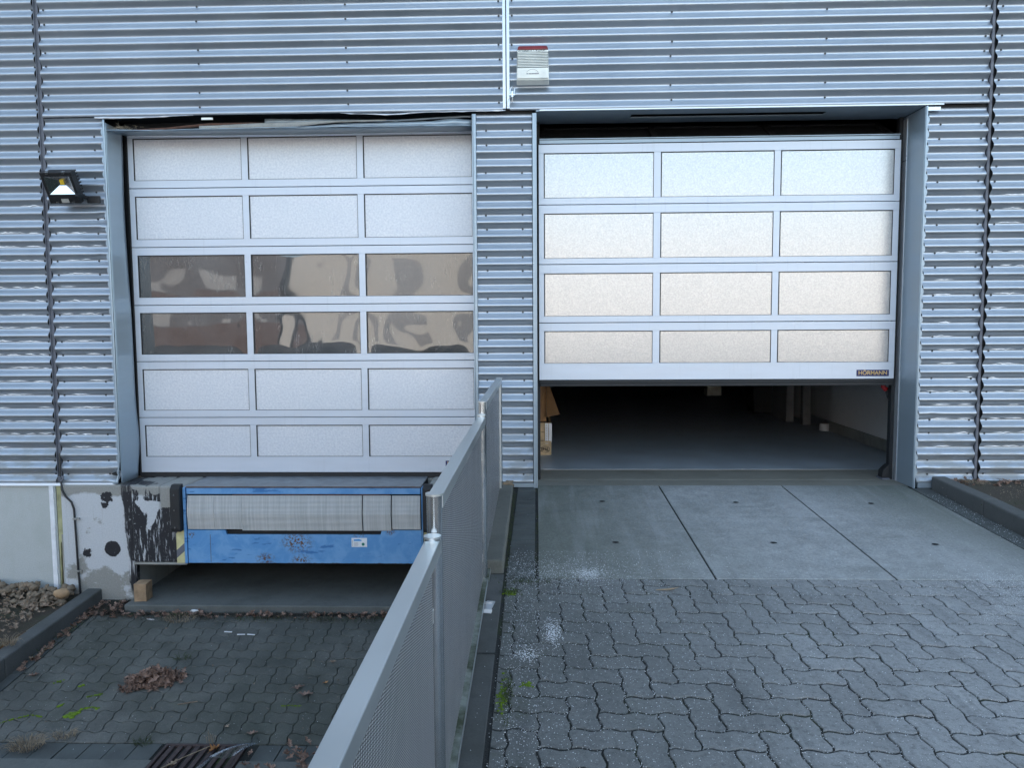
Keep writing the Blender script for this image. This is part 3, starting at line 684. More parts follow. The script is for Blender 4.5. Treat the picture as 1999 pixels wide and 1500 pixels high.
# the fifth section already tips back along its track
def tip(x, t, d=0): c_, s_ = math.cos(rad(62)), math.sin(rad(62)); return (x, YD+.03+s_*t-c_*d, 2.962+c_*t+s_*d)
tb = MB()
for (xa, xb, ta, te) in ((.03, 3.11, 0, .07), (.03, 3.11, .44, .5), (.03, .08, .07, .44), (1.02, 1.07, .07, .44), (2.05, 2.10, .07, .44), (3.06, 3.11, .07, .44)):
    tb.hexa([tip(xa, ta, -.02), tip(xb, ta, -.02), tip(xb, te, -.02), tip(xa, te, -.02)], [tip(xa, ta, .02), tip(xb, ta, .02), tip(xb, te, .02), tip(xa, te, .02)])
o = tb.build('section_frame', M['rubber'], DR); o['label'] = 'uppermost section tipping back into the dark'  # shade of the hall is put into the black frame and pane colours
tb = MB(); tb.hexa([tip(.03, .07, -.004), tip(3.11, .07, -.004), tip(3.11, .44, -.004), tip(.03, .44, -.004)], [tip(.03, .07, .004), tip(3.11, .07, .004), tip(3.11, .44, .004), tip(.03, .44, .004)]); tb.build('window_pane', M['dark'], DR)
MB().box(.03, 3.11, YD+.002, YD+.012, 2.992, 2.998).box(.03, 3.11, YD+.02, YD+.05, 2.96, 2.99).build('section_edge', M['flash'], DR)
def badge(door, x, z, wd, ht):
    b_ = MB().box(x-wd/2, x+wd/2, YD-.0035, YD+.001, z-ht/2, z+ht/2).build('maker_badge', M['navy'], door, bevel=.001)
    text('HÖRMANN', ht*.86, M['gold'], (x, YD-.0042, z), door, 'badge_lettering', wd*.88, bold=.0009)
badge(DR, 2.932, .952, .278, .056); badge(DL, -.683, .150, .278, .056)
# interior shell: shut box with dark ceiling so that daylight enters only by the open door
part('interior_wall', M['intwall'], MB().box(3.755, 3.80, .34, 3.38, .13, 3.2), label='white interior wall panel by the open door')
part('wall_base', M['conc'], MB().box(3.735, 3.81, .34, 3.40, 0, .13), .01)
part('interior_wall', M['intwall'], MB().box(4.15, 4.2, 3.6, 6.2, .0, 3.2).box(3.80, 4.2, 6.2, 6.25, 0, 3.2).box(3.82, 3.86, 4.6, 6.2, 0, 3.2))
M['grey_col'] = simple('grey painted column', (.22, .22, .23), .6)
part('interior_column', M['grey_col'], MB().box(3.62, 3.72, 4.02, 4.12, 0, 3.2)); part('interior_column', M['grey_col'], MB().box(3.50, 3.60, 4.35, 6.0, 0, 3.2))
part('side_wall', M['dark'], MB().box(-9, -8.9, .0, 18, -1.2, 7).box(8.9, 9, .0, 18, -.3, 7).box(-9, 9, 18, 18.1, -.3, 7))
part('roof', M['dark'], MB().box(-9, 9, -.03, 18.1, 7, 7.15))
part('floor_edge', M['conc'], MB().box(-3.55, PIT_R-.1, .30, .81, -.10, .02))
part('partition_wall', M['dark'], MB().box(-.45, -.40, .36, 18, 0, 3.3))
part('recess_wall', M['conc'], MB().box(-3.6, -3.499, .0, 1.6, -1.1, -.02).box(-3.6, PIT_R, 1.6, 1.7, -1.2, 0), .01, label='rough side wall of the recess under the leveller')
# plaster plinth, white trim, dock wall
part('plinth', M['plaster'], MB().box(-12, -4.262, .0, .3, -1.3, .03), label='pale plaster plinth at the far left')
part('corner_strip', M['white'], MB().box(-4.262, -4.222, -.022, .02, -1.02, .018), .002)
part('joint_foam', simple('yellow green foam', (.38, .38, .22), .85, 0, 12, .3), MB().prism([(-4.205, .02), (-4.15, .02), (-4.148, -.25), (-4.165, -.37), (-4.16, -.47), (-4.19, -.5), (-4.205, -1.0)], 'y', -.004, .02))
part('trim_strip', M['plaster'], MB().box(-4.222, -4.208, -.012, .02, -1.02, .018).box(-4.172, -4.162, -.014, .02, -1.02, -.45), .002)
part('drain_pipe', M['conc'], MB().tube([(-4.165, -.005, -.42), (-4.155, -.01, -.7), (-4.14, -.012, -.9), (-4.135, -.012, -1.02)], .013, 8))
db = MB().box(-4.145, -3.5, -.045, .3, -1.15, .028)
o = part('dock_wall', M['dock'], db, .012, label='white dock wall with black rubber marks and rust at its foot')
o.modifiers['bevel'].segments = 3
db = MB().hexa([(-3.498, -.09, -.642), (-3.03, -.09, -.642), (-3.03, .45, -.642), (-3.498, .45, -.642)], [(-3.498, -.09, .030), (-3.03, -.09, .030), (-3.03, .45, .030), (-3.498, .45, .030)])
o = part('dock_corner_block', M['dock'], db, .018, label='concrete corner block smeared with black rubber'); o.modifiers['bevel'].segments = 4
o = part('dock_corner_block', M['conc'], MB().box(-.94, -.44, -.09, .45, -.642, .030), .03, label='concrete corner block behind the railing'); o.modifiers['bevel'].segments = 4
part('recess_lip', M['conc'], MB().box(-3.50, -3.035, -.085, .0, -.662, -.643))

# ------------------------------------------------------------------ dock leveller
lv = thing('dock_leveller', (-2.0, -.1, -.65), 'blue dock leveller with grey ribbed lip and rust spots', 'dock leveller')
part('deck_plate', M['deck'], MB().box(-3.0, -.985, -.118, .32, .020, .034), .003, lv)
part('deck_edge', M['blue'], MB().box(-2.998, -.99, -.122, -.10, -.034, .020), .003, lv, 'dark blue deck edge with rubbed paint')
part('deck_rim', M['rust'], MB().box(-3.0, -.99, -.128, -.118, .0215, .030).box(-2.6, -1.25, -.1245, -.12, -.044, -.034), .001, lv)
for (a, c) in ((-2.988, -2.757), (-2.755, -2.52), (-2.519, -1.487), (-1.478, -1.240), (-1.231, -.99)):
    zb = -.347 if -2.6 < a < -1.3 else -.336
    part('lip_plate', M['ribbed'], MB().prism([(-.128, -.046), (-.150, -.20), (-.132, zb), (-.118, zb), (-.118, -.046)], 'x', a, c), .001, lv)
fp = MB().prism([(-3.0, -.635), (-.985, -.635), (-.985, -.345), (-1.325, -.345), (-1.335, -.385), (-2.66, -.385), (-2.67, -.345), (-3.0, -.345)], 'y', -.122, -.10)
part('front_plate', M['blue'], fp, .002, lv, 'blue front plate with rust spots')
part('weld_seam', M['slate'], MB().box(-2.806, -2.802, -.1235, -.121, -.63, -.385), 0, lv)
part('side_frame', M['blue'], MB().box(-3.030, -3.006, -.125, .0, -.642, .022), .002, lv); part('side_frame', M['blue'], MB().box(-.982, -.972, -.125, .0, -.642, .022), .002, lv)
part('lift_frame', M['dark'], MB().box(-3.0, -.985, -.09, .3, -.60, .018), 0, lv)
hz = MB().box(-3.112, -3.033, -.098, -.092, -.642, -.352); part('hazard_plate', M['yellow'], hz, 0, lv)
part('hazard_stripe', M['slate'], MB().prism([(-3.112, -.60), (-3.033, -.53), (-3.033, -.46), (-3.112, -.53)], 'y', -.1, -.0975).prism([(-3.112, -.352), (-3.112, -.385), (-3.085, -.352)], 'y', -.1, -.0975), 0, lv)
part('hazard_plate', M['yellow'], MB().box(-.970, -.90, -.098, -.092, -.642, -.352), 0, lv); part('hazard_stripe', M['slate'], MB().prism([(-.97, -.50), (-.90, -.43), (-.90, -.39), (-.97, -.45)], 'y', -.1, -.0975), 0, lv)
sk = MB().box(-1.585, -1.452, -.1245, -.1215, -.490, -.412).build('inspection_sticker', M['white'], lv); 
MB().prism([(-1.565, -.438), (-1.50, -.438), (-1.497, -.430), (-1.52, -.422), (-1.565, -.425)], 'y', -.1255, -.1246).build('sticker_logo', simple('cyan print', (.02, .30, .70), .5), sk)
n = 16; MB().prism([(-1.485+.013*math.cos(2*math.pi*t/n), -.466+.013*math.sin(2*math.pi*t/n)) for t in range(n)], 'y', -.1255, -.1246).build('sticker_seal', simple('green print', (.01, .20, .16), .5), sk)
ln = MB()
for k in range(5): ln.box(-1.58, -1.573, -.1252, -.1246, -.435-.011*k, -.432-.011*k); ln.box(-1.562, -1.53+.005*(k % 2), -.1252, -.1246, -.452-.007*k, -.4505-.007*k)
ln.build('sticker_print', M['slate'], sk)
def bumper(x0, x1, label):
    t = thing('dock_bumper', ((x0+x1)/2, -.12, -.35), label, 'bumper', 'rubber bumpers beside the dock leveller')
    o = part('rubber_block', M['rubber'], MB().prism([(-.092, -.352), (-.17, -.352), (-.18, -.32), (-.175, .02), (-.14, .052), (-.092, .052)], 'x', x0, x1), .006, t)
    for z in (-.03, -.16, -.31): part('bolt', M['steel'], MB().tube([((x0+x1)/2, -.17, z), ((x0+x1)/2, -.186, z)], .008, 8), 0, t)
bumper(-3.118, -3.036, 'black rubber bumper between the smeared corner block and the blue leveller'); bumper(-.962, -.885, 'black rubber bumper right of the blue leveller, beside the railing post')

# ------------------------------------------------------------------ railing
t = NT('algae grown bottom rail'); p = t.pos(); t.bsdf(t.mix(t.ramp(t.noise(t.map(p, (1, 1, 1)), 7, 6, .65), .40, .60), (.28, .31, .28), (.055, .07, .04)), .6, .2, t.bump(t.noise(p, 60), .5, .003)); M['rail_moss'] = t.m
rl = thing('metal_railing', (-.31, -2.2, 0), 'stainless railing with dimpled sheet panels stepping down between ramp and driveway', 'railing')
FX = -.312
def rail_bay(ya, yb, zt, zba, zbb, slope=0.0):
    """ya: end near the wall, yb: end nearer the street"""
    part('handrail', M['steel_b'], MB().hexa([(FX-.0235, yb, zt-.045-slope), (FX+.0235, yb, zt-.045-slope), (FX+.0235, ya, zt-.045), (FX-.0235, ya, zt-.045)], [(FX-.0235, yb, zt-slope), (FX+.0235, yb, zt-slope), (FX+.0235, ya, zt), (FX-.0235, ya, zt)]), .003, rl)
    part('bottom_rail', M['rail_moss'], MB().hexa([(FX-.02, yb, zbb-.02), (FX+.028, yb, zbb-.02), (FX+.028, ya, zba-.02), (FX-.02, ya, zba-.02)], [(FX-.02, yb, zbb), (FX+.028, yb, zbb), (FX+.028, ya, zba), (FX-.02, ya, zba)]), .002, rl)
    part('frame_upright', M['steel_b'], MB().box(FX-.014, FX+.014, ya-.022, ya, zba, zt-.045), .002, rl)
    part('frame_upright', M['steel_b'], MB().box(FX-.014, FX+.014, yb, yb+.022, zbb, zt-.045-slope), .002, rl)
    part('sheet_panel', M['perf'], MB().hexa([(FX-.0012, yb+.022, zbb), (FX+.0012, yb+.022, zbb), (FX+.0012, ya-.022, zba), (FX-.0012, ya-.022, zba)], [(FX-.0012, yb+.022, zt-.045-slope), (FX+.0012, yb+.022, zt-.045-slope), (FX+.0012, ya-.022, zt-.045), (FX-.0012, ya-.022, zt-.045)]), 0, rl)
    part('rail_edge', M['steel_b'], MB().hexa([(FX+.028, yb, zbb-.022), (FX+.030, yb, zbb-.022), (FX+.030, ya, zba-.022), (FX+.028, ya, zba-.022)], [(FX+.028, yb, zbb+.002), (FX+.030, yb, zbb+.002), (FX+.030, ya, zba+.002), (FX+.028, ya, zba+.002)]), 0, rl)
rail_bay(-.20, -2.14, .955, .02, -.075); rail_bay(-2.215, -4.19, .882, -.045, -.15); rail_bay(-4.245, -6.25, .760, -.15, -.25)
for (y, zt, zb) in ((-2.232, .888, -.14), (-4.270, .768, -.25), (-.17, .95, -.05), (-2.178, .958, -.14), (-4.218, .885, -.25), (-6.28, .77, -.33)):
    n = 24
    po = MB().tube([(FX, y, zb), (FX, y, zt)], .0235, 24); part('post', M['steel'], po, 0, rl)
    part('post_cap', M['steel_b'], MB().tube([(FX, y, zt), (FX, y, zt+.006)], .0265, 24), .0015, rl)
    part('welded_tab', M['steel_b'], MB().box(FX-.004, FX+.004, y-.034, y+.034, zb+.2, zb+.24).box(FX-.004, FX+.004, y-.034, y+.034, zt-.25, zt-.21), 0, rl)

# ------------------------------------------------------------------ siren, floodlight, shackle, cable
sr = thing('alarm_siren', (-.024, -.02, 3.352), 'white ribbed alarm siren box with dark red top, high on the cladding', 'alarm siren')
part('housing', M['white_plastic'], MB().hexa([(-.156, -.095, 3.375), (.108, -.095, 3.375), (.108, -.018, 3.352), (-.156, -.018, 3.352)], [(-.150, -.09, 3.612), (.102, -.09, 3.612), (.102, -.018, 3.620), (-.150, -.018, 3.620)]), .008, sr)
part('strobe_cover', M['red'], MB().hexa([(-.152, -.088, 3.614), (.104, -.088, 3.614), (.104, -.018, 3.622), (-.152, -.018, 3.622)], [(-.140, -.078, 3.650), (.092, -.078, 3.650), (.092, -.018, 3.652), (-.140, -.018, 3.652)]), .01, sr)
rb = MB()
for k in range(10): z = 3.592-.0125*k; rb.box(-.147, .099, -.108, -.088, z-.0072, z)
part('louvre', M['white_plastic'], rb, .002, sr); part('louvre_gap', M['dark'], MB().box(-.149, .101, -.0985, -.09, 3.468, 3.597), 0, sr)
part('front_panel', M['white_plastic'], MB().hexa([(-.15, -.104, 3.385), (.102, -.104, 3.385), (.102, -.09, 3.38), (-.15, -.09, 3.38)], [(-.148, -.108, 3.466), (.10, -.108, 3.466), (.10, -.09, 3.468), (-.148, -.09, 3.468)]), .003, sr)
part('dirt_speckle', simple('black mould', (.05, .05, .04), .9), (lambda m: [m.blob((random.uniform(-.14, .09), -.094, random.gauss(3.607, .006)), (.0022, .001, .0018), k, 5, 3) for k in range(110)] and m)(MB()), 0, sr)['kind'] = 'stuff'
pm = MB(); x = -.075
while x < .02: wq = random.uniform(.004, .009); pm.box(x, x+wq, -.1085, -.107, 3.416, 3.4225); x += wq+random.choice((.0015, .0015, .005))
for k in range(12):
    a = math.pi*k/12; c = math.pi*(k+1)/12; R = .046
    pm.hexa([(-.027+R*math.cos(a), -.1085, 3.427+.026*math.sin(a)), (-.027+(R-.0015)*math.cos(a), -.1085, 3.427+.0245*math.sin(a)), (-.027+(R-.0015)*math.cos(a), -.1065, 3.427+.0245*math.sin(a)), (-.027+R*math.cos(a), -.1065, 3.427+.026*math.sin(a))],
            [(-.027+R*math.cos(c), -.1085, 3.427+.026*math.sin(c)), (-.027+(R-.0015)*math.cos(c), -.1085, 3.427+.0245*math.sin(c)), (-.027+(R-.0015)*math.cos(c), -.1065, 3.427+.0245*math.sin(c)), (-.027+R*math.cos(c), -.1065, 3.427+.026*math.sin(c))])
part('faded_print', M['slate'], pm, 0, sr)

fl = thing('flood_light', (-3.9, -.15, 2.43), 'black square floodlight with yellow chip, mounted left of the closed door', 'floodlight')
FA, FB = Vector((-4.050, -.255, 2.652)), Vector((-4.050, -.118, 2.424))     # top and bottom of the left edge of the face
ux = Vector((1, -.0, 0)); uv = (FB-FA).normalized(); un = ux.cross(uv).normalized()
if un.y > 0: un = -un
Wf, Hf = .262, (FB-FA).length
def fp3(u, v, d=0): return tuple(FA+ux*(u*Wf)+uv*(v*Hf)-un*d)
def slabf(u0, u1, v0, v1, d0, d1, mb=None):
    mb = mb or MB(); return mb.hexa([fp3(u0, v1, d0), fp3(u1, v1, d0), fp3(u1, v1, d1), fp3(u0, v1, d1)], [fp3(u0, v0, d0), fp3(u1, v0, d0), fp3(u1, v0, d1), fp3(u0, v0, d1)])
fm = MB(); slabf(0, 1, 0, .13, 0, .05, fm); slabf(0, 1, .70, 1, 0, .05, fm); slabf(0, .09, .13, .70, 0, .05, fm); slabf(.91, 1, .13, .70, 0, .05, fm)
part('frame', M['lampbody'], fm, .004, fl)
ib = [fp3(.09, .13, .004), fp3(.91, .13, .004), fp3(.91, .70, .004), fp3(.09, .70, .004)]; ob = [fp3(.40, .30, .045), fp3(.62, .30, .045), fp3(.62, .47, .045), fp3(.40, .47, .045)]
part('reflector', M['reflector'], MB().add(ib+ob, [(0,1,5,4),(1,2,6,5),(2,3,7,6),(3,0,4,7),(4,5,6,7)]), 0, fl)
part('light_chip', M['led'], slabf(.45, .58, .30, .44, .0435, .0449), 0, fl)
hs = MB(); slabf(.04, .96, .05, .95, .05, .09, hs)
for k in range(9): slabf(.06, .94, .06+.1*k, .10+.1*k, .09, .135-.004*abs(k-4), hs)
part('heat_sink', M['lampbody'], hs, .003, fl)
cl = MB()
for u in (.20, .72): slabf(u, u+.1, -.02, .05, -.004, .02, cl); slabf(u, u+.1, .93, .99, -.003, .01, cl)
part('clip', M['steel'], cl, 0, fl); part('rating_label', M['conc'], slabf(.40, .64, .84, .97, -.002, .004), 0, fl)
part('bracket', M['lampbody'], MB().box(-3.790, -3.783, -.20, -.02, 2.47, 2.50).hexa([(-3.79, -.03, 2.44), (-3.68, -.03, 2.44), (-3.68, -.018, 2.44), (-3.79, -.018, 2.44)], [(-3.79, -.03, 2.50), (-3.68, -.03, 2.50), (-3.68, -.018, 2.50), (-3.79, -.018, 2.50)]), .002, fl)

ss = thing('shackle', (-.193, -.04, 3.23), 'small steel shackle with a thin wire loop below the alarm siren', 'shackle')
part('bow', M['steel'], MB().tube([(-.193+.017*math.cos(t), -.04, 3.315+.022*math.sin(t)) for t in [math.pi*k/10 for k in range(11)]]+[(-.210, -.04, 3.285)], .004, 8).tube([(-.176, -.04, 3.315), (-.176, -.04, 3.285)], .004, 8), 0, ss)
part('clamp', M['steel'], MB().tube([(-.193, -.04, 3.30), (-.193, -.04, 3.255)], .012, 8).box(-.216, -.170, -.05, -.03, 3.268, 3.282), .002, ss)
part('wire', M['steel'], MB().tube([(-.193, -.04, 3.255), (-.190, -.038, 3.235), (-.200, -.036, 3.21), (-.222, -.034, 3.185), (-.236, -.034, 3.185), (-.236, -.034, 3.215), (-.222, -.034, 3.245), (-.205, -.036, 3.26)], .0014, 6), 0, ss)

cb = thing('wall_cable', (-4.0, -.055, -1.0), 'black cable clipped down the dock wall below the left cladding', 'cable')
part('sheath', M['cable'], MB().tube([(-4.152, -.01, .30), (-4.150, -.022, .20), (-4.143, -.035, .10), (-4.130, -.045, .03), (-4.122, -.058, -.01), (-4.09, -.06, -.07), (-4.04, -.06, -.12), (-4.022, -.06, -.18), (-4.016, -.06, -.40), (-4.012, -.06, -.70), (-4.003, -.062, -.90), (-3.998, -.066, -1.0)], .0085, 10), 0, cb)
for z in (-.265, -.73): part('clip', M['conc'], MB().box(-4.032, -3.996, -.074, -.046, z-.008, z+.008).tube([(-3.985, -.052, z), (-3.985, -.07, z)], .010, 8), .003, cb)
part('tape_knot', M['slate'], (lambda m: [m.blob((-4.128+random.gauss(0, .014), -.045, .085+random.gauss(0, .012)), (.012, .01, .009), k, 7, 5, .5) for k in range(9)] and m)(MB()), 0, cb)

# ------------------------------------------------------------------ loose things
def rot_box(c, s, rz, rx=0, ry=0):
    m = MB().box(-s[0]/2, s[0]/2, -s[1]/2, s[1]/2, 0, s[2]); R = Matrix.Rotation(rz, 3, 'Z') @ Matrix.Rotation(ry, 3, 'Y') @ Matrix.Rotation(rx, 3, 'X')
    m.v = [tuple(R @ Vector(p)+Vector(c)) for p in m.v]; return m
tag(rot_box((-3.40, -.14, -.952), (.105, .12, .155), .05).build('wood_block', M['wood'], bevel=.004), 'short block of raw wood standing in the left corner of the recess', 'wood block')
tag(MB().blob((-.245, -.07, .045), (.05, .04, .03), 5, 12, 8, .4).build('rock', M['stone'],), 'brown rock lying against the foot of the pier', 'rock')
ac = thing('metal_clip', (-.262, -2.49, zr(-2.49)), 'small shiny aluminium clip lying on the kerb right of the railing', 'metal clip')
part('profile', M['flash_light'], rot_box((-.262, -2.47, zr(-2.49)), (.045, .09, .006), -.2, .15).box(-.285, -.245, -2.455, -2.445, zr(-2.45), zr(-2.45)+.015), .001, ac); part('end_plate', M['paper'], rot_box((-.268, -2.545, zr(-2.54)), (.05, .025, .004), -.2, .5), 0, ac)
# stones against the plaster plinth
rs = random.Random(11); shapes = []
for k in range(8):
    s_ = rs.uniform(.035, .058); o = MB().blob((0, 0, 0), (s_, s_*rs.uniform(.6, .9), s_*rs.uniform(.5, .8)), k+20, 11, 8, .45).build('river_stone', M['stone'], origin=(0, 0, 0)); shapes.append(o)
cnt = 0
for k in range(150):
    x = rs.uniform(-4.95, -4.02); d = abs(rs.gauss(0, .19)); y = -.06-d
    if y < -.62: continue
    h = max(0, .075-.18*d)*rs.random()
    z = bedz(x, y)+.02+h
    src = shapes[k % 8]
    o = src if cnt < 8 and False else src.copy()
    COL.objects.link(o); place(o, (x, y, z)); o.rotation_euler = (rs.uniform(-.5, .5), rs.uniform(-.5, .5), rs.uniform(0, 6)); q = rs.uniform(.55, .95); o.scale = (q, q, q)
    tag(o, 'grey brown river stone in the heap against the plaster plinth', 'stone', 'river stones heaped against the plinth'); cnt += 1
for o in shapes: bpy.data.objects.remove(o)
tag(MB().blob((-4.03, -.28, -.855), (.062, .05, .048), 77, 12, 9, .2).build('river_stone', M['stone_o']), 'large round ochre stone resting at the corner of the kerb', 'stone')

# leaves
def leaf_mesh(seed, curl=.35):
    rn = random.Random(seed); n = 26; L = .085; pts = []
    mid = []
    for k in range(9): t = k/8; mid.append((L*(t-.5), 0))
    up = []; dn = []
    for k in range(n+1):
        t = k/n; w_ = math.sin(math.pi*t**.8)*.021*(1+.45*math.sin(t*math.pi*7+rn.uniform(-.3, .3)))+.0008
        up.append((L*(t-.5), w_)); dn.append((L*(t-.5), -w_*rn.uniform(.85, 1.1)))
    a1, a2, ph = rn.uniform(.3, 1)*curl, rn.uniform(.3, 1)*curl, rn.uniform(0, 6)
    def z3(x, y): return (x, y, abs(y)*a1*1.2+.35*a2*(x*x)/L*4+.004*math.sin(x*120+ph)+.003)
    mb = MB(); v = []; 
    for k in range(n+1): v += [z3(*up[k]), z3(up[k][0], 0), z3(*dn[k])]
    f = []
    for k in range(n): f += [(3*k, 3*k+1, 3*k+4, 3*k+3), (3*k+1, 3*k+2, 3*k+5, 3*k+4)]
    mb.add(v, f); mb.tube([(-L/2, 0, z3(-L/2, 0)[2]), (-L/2-.018, .003, .004)], .0009, 4, False); return mb
def xf(mb, loc, rot, s=1):
    R = Matrix.Rotation(rot[2], 3, 'Z') @ Matrix.Rotation(rot[1], 3, 'Y') @ Matrix.Rotation(rot[0], 3, 'X'); return [tuple(R @ (Vector(p)*s)+Vector(loc)) for p in mb.v]
LM = [leaf_mesh(k, .3+.15*k) for k in range(6)]
def litter(name, label, spots, mat, cat='leaves'):
    mb = MB()
    for (loc, rot, s, k) in spots: mb.add(xf(LM[k % 6], loc, rot, s), LM[k % 6].f)
    return tag(mb.build(name, mat), label, cat, kind='stuff')
rl_ = random.Random(5)
sp = []
for k in range(300):        # the leaf pile on the ramp paving
    a = rl_.gauss(0, .085); c = rl_.gauss(0, .055); x = -2.72+a*1.1; y = -1.34+c+a*.25
    if abs(a) > .19 or abs(c) > .12: continue
    h = .10*math.exp(-(a/.12)**2-(c/.08)**2); sp.append(((x, y, zl(y)+h*rl_.random()+.004), (rl_.uniform(-1.2, 1.2), rl_.uniform(-1, 1), rl_.uniform(0, 6)), rl_.uniform(.55, .95), k))
litter('leaf_pile', 'clump of curled brown dead leaves in the middle of the ramp paving', sp, M['leaf'], 'leaf pile')
sp = []
for k in range(150):        # along the foot of the recess slab
    x = rl_.uniform(-3.75, -.75); y = -.31-abs(rl_.gauss(0, .05)); sp.append(((x, y, zl(y)+.004+.012*rl_.random()), (rl_.uniform(-.7, .7), rl_.uniform(-.6, .6), rl_.uniform(0, 6)), rl_.uniform(.35, .8), k))
for k in range(34): sp.append(((rl_.uniform(-3.8, -3.5), rl_.uniform(-.34, -.07), -1.0+.02*rl_.random()), (rl_.uniform(-.8, .8), rl_.uniform(-.7, .7), rl_.uniform(0, 6)), rl_.uniform(.35, .7), k))
for k in range(60):
    t = rl_.random(); y = -.3-.9*t; sp.append(((PIT_L+.03+abs(rl_.gauss(0, .03)), y, zl(y)+.006), (rl_.uniform(-.7, .7), rl_.uniform(-.6, .6), rl_.uniform(0, 6)), rl_.uniform(.4, .8), k))
for k in range(40):
    y = rl_.uniform(-.42, -.30); sp.append(((rl_.uniform(-1.3, -.8), y, zl(y)+.015*rl_.random()+.005), (rl_.uniform(-1, 1), rl_.uniform(-1, 1), rl_.uniform(0, 6)), rl_.uniform(.5, .9), k))
litter('leaf_litter', 'strip of rotting leaves and dirt along the recess slab', sp, M['leaf'])
sp = [((rl_.uniform(-4.9, -3.98), rl_.uniform(-1.1, -.1), -.925+.06*rl_.random()), (rl_.uniform(-.8, .8), rl_.uniform(-.8, .8), rl_.uniform(0, 6)), rl_.uniform(.3, .62), k) for k in range(420)]
litter('leaf_litter', 'pale fallen leaves among the river stones at the left edge', sp, M['leaf_pale'])
sp = [((rl_.uniform(3.45, 4.3), rl_.uniform(-.25, -.03), .06+.02*rl_.random()), (rl_.uniform(-.8, .8), rl_.uniform(-.8, .8), rl_.uniform(0, 6)), rl_.uniform(.4, .8), k) for k in range(50)]
litter('leaf_litter', 'dry leaves along the foot of the right cladding', sp, M['leaf'])
sp = [((rl_.uniform(-1.75, -1.3), rl_.uniform(-2.3, -2.0), -1.17+.02*rl_.random()), (rl_.uniform(-.5, .5), rl_.uniform(-.5, .5), rl_.uniform(0, 6)), rl_.uniform(.5, .9), k) for k in range(26)]
litter('leaf_litter', 'dark wet leaves right of the drain grate beside the railing', sp, M['leaf'])
for k, (x, y, s, rz, mat, lab) in enumerate(((-1.665, -1.39, 1.05, .6, 'leaf', 'brown oak leaf on the ramp paving, the upper of two near the handrail'), (-1.585, -1.475, 1.15, .15, 'leaf', 'broad brown oak leaf on the ramp paving, the lower of two near the handrail'), (-1.49, -1.33, .55, .9, 'leaf_orange', 'small orange leaf on the ramp paving next to the handrail'),
        (-1.51, -1.06, .6, .2, 'leaf_pale', 'tiny pale leaf on the ramp paving close to the handrail'), (-1.97, -2.07, .9, 1.1, 'leaf_orange', 'curled tan leaf lying on the right end of the drain grate'), (-2.15, -2.24, .9, 1.2, 'leaf_pale', 'curled leaf on the middle of the drain grate'), (-1.99, -1.83, .5, 1.3, 'leaf_pale', 'small upright pale leaf on a paver joint above the grate'), (-1.80, -1.90, .8, .5, 'leaf', 'red brown leaf flat on the paving above the plastic strip'),
        (-3.77, -.43, 1.0, .7, 'leaf_pale', 'pale leaf at the inner corner of the left kerb'), (-3.62, -1.27, .8, .6, 'leaf', 'grey brown leaf at the foot of the left kerb'))):
    o = MB(); o.add(xf(LM[k % 6], (x, y, zl(y)+.004), (0, 0, rz), s), LM[k % 6].f); tag(o.build('dead_leaf', M[mat]), lab, 'leaf', 'single leaves on the ramp')
# twigs, paper, plastic
def stick(name, label, cat, pts, r, mat): return tag(MB().tube(pts, r, 6).build(name, M[mat]), label, cat)
stick('twig', 'pale splinter of wood on the pavers just below the concrete slabs', 'twig', [(.665, -2.25, zr(-2.25)+.004), (.74, -2.245, zr(-2.24)+.006), (.80, -2.215, zr(-2.2)+.005)], [.002, .006, .001], 'straw')
stick('twig', 'grey straw lying on the ramp paving below the leaf clump', 'twig', [(-2.42, -1.60, zl(-1.6)+.004), (-2.30, -1.565, zl(-1.56)+.005)], .003, 'leaf_pale')
stick('twig', 'long dry stem lying across the drain grate', 'twig', [(-2.22, -2.33, -1.165), (-2.10, -2.2, -1.15), (-2.0, -2.06, -1.16)], .003, 'straw')
for (x, y, lab) in ((-2.35, -.66, 'white paper scrap on the ramp, left of the pair below the leveller'), (-2.47, -.62, 'tiny white paper scrap on the ramp, leftmost one below the leveller'), (-2.27, -.66, 'white curled paper strip on the ramp below the leveller'), (-3.2, -.42, 'white flake of paint at the foot of the dock wall')):
    tag(rot_box((x, y, zl(y)+.003), (.06, .014, .003), random.uniform(-.4, .4), .1, .1).build('paper_scrap', M['paper']), lab, 'litter')
tag(MB().blob((-2.88, -.30, -1.0+.01), (.035, .02, .012), 3, 9, 6, .6).build('paper_scrap', M['paper']), 'crumpled white tissue at the edge of the recess slab', 'litter')
pt = NT('clear plastic film'); a_ = pt.n('BsdfTransparent', {0: (.9, .93, .95, 1)}).outputs[0]; b_ = pt.n('BsdfGlossy', {0: (.9, .95, 1, 1), 'Roughness': .15}).outputs[0]; pt.surf(pt.n('MixShader', {0: pt.ramp(pt.noise(pt.map(pt.pos(), (30, 30, 60)), 2, 4), .35, .65, .12, .65), 1: a_, 2: b_}).outputs[0])
pf = MB().grid(lambda u, v: (-2.02+.29*u+.03*v, -2.42+.40*u-.10*math.sin(math.pi*u)*(v-.2)*1.2, -1.16+.05*math.sin(math.pi*u)+.035*math.sin(u*9+v*5)*v+.03*v), 30, 8)
tag(pf.build('plastic_film', pt.m), 'crumpled strip of clear plastic film beside the drain grate', 'plastic film')
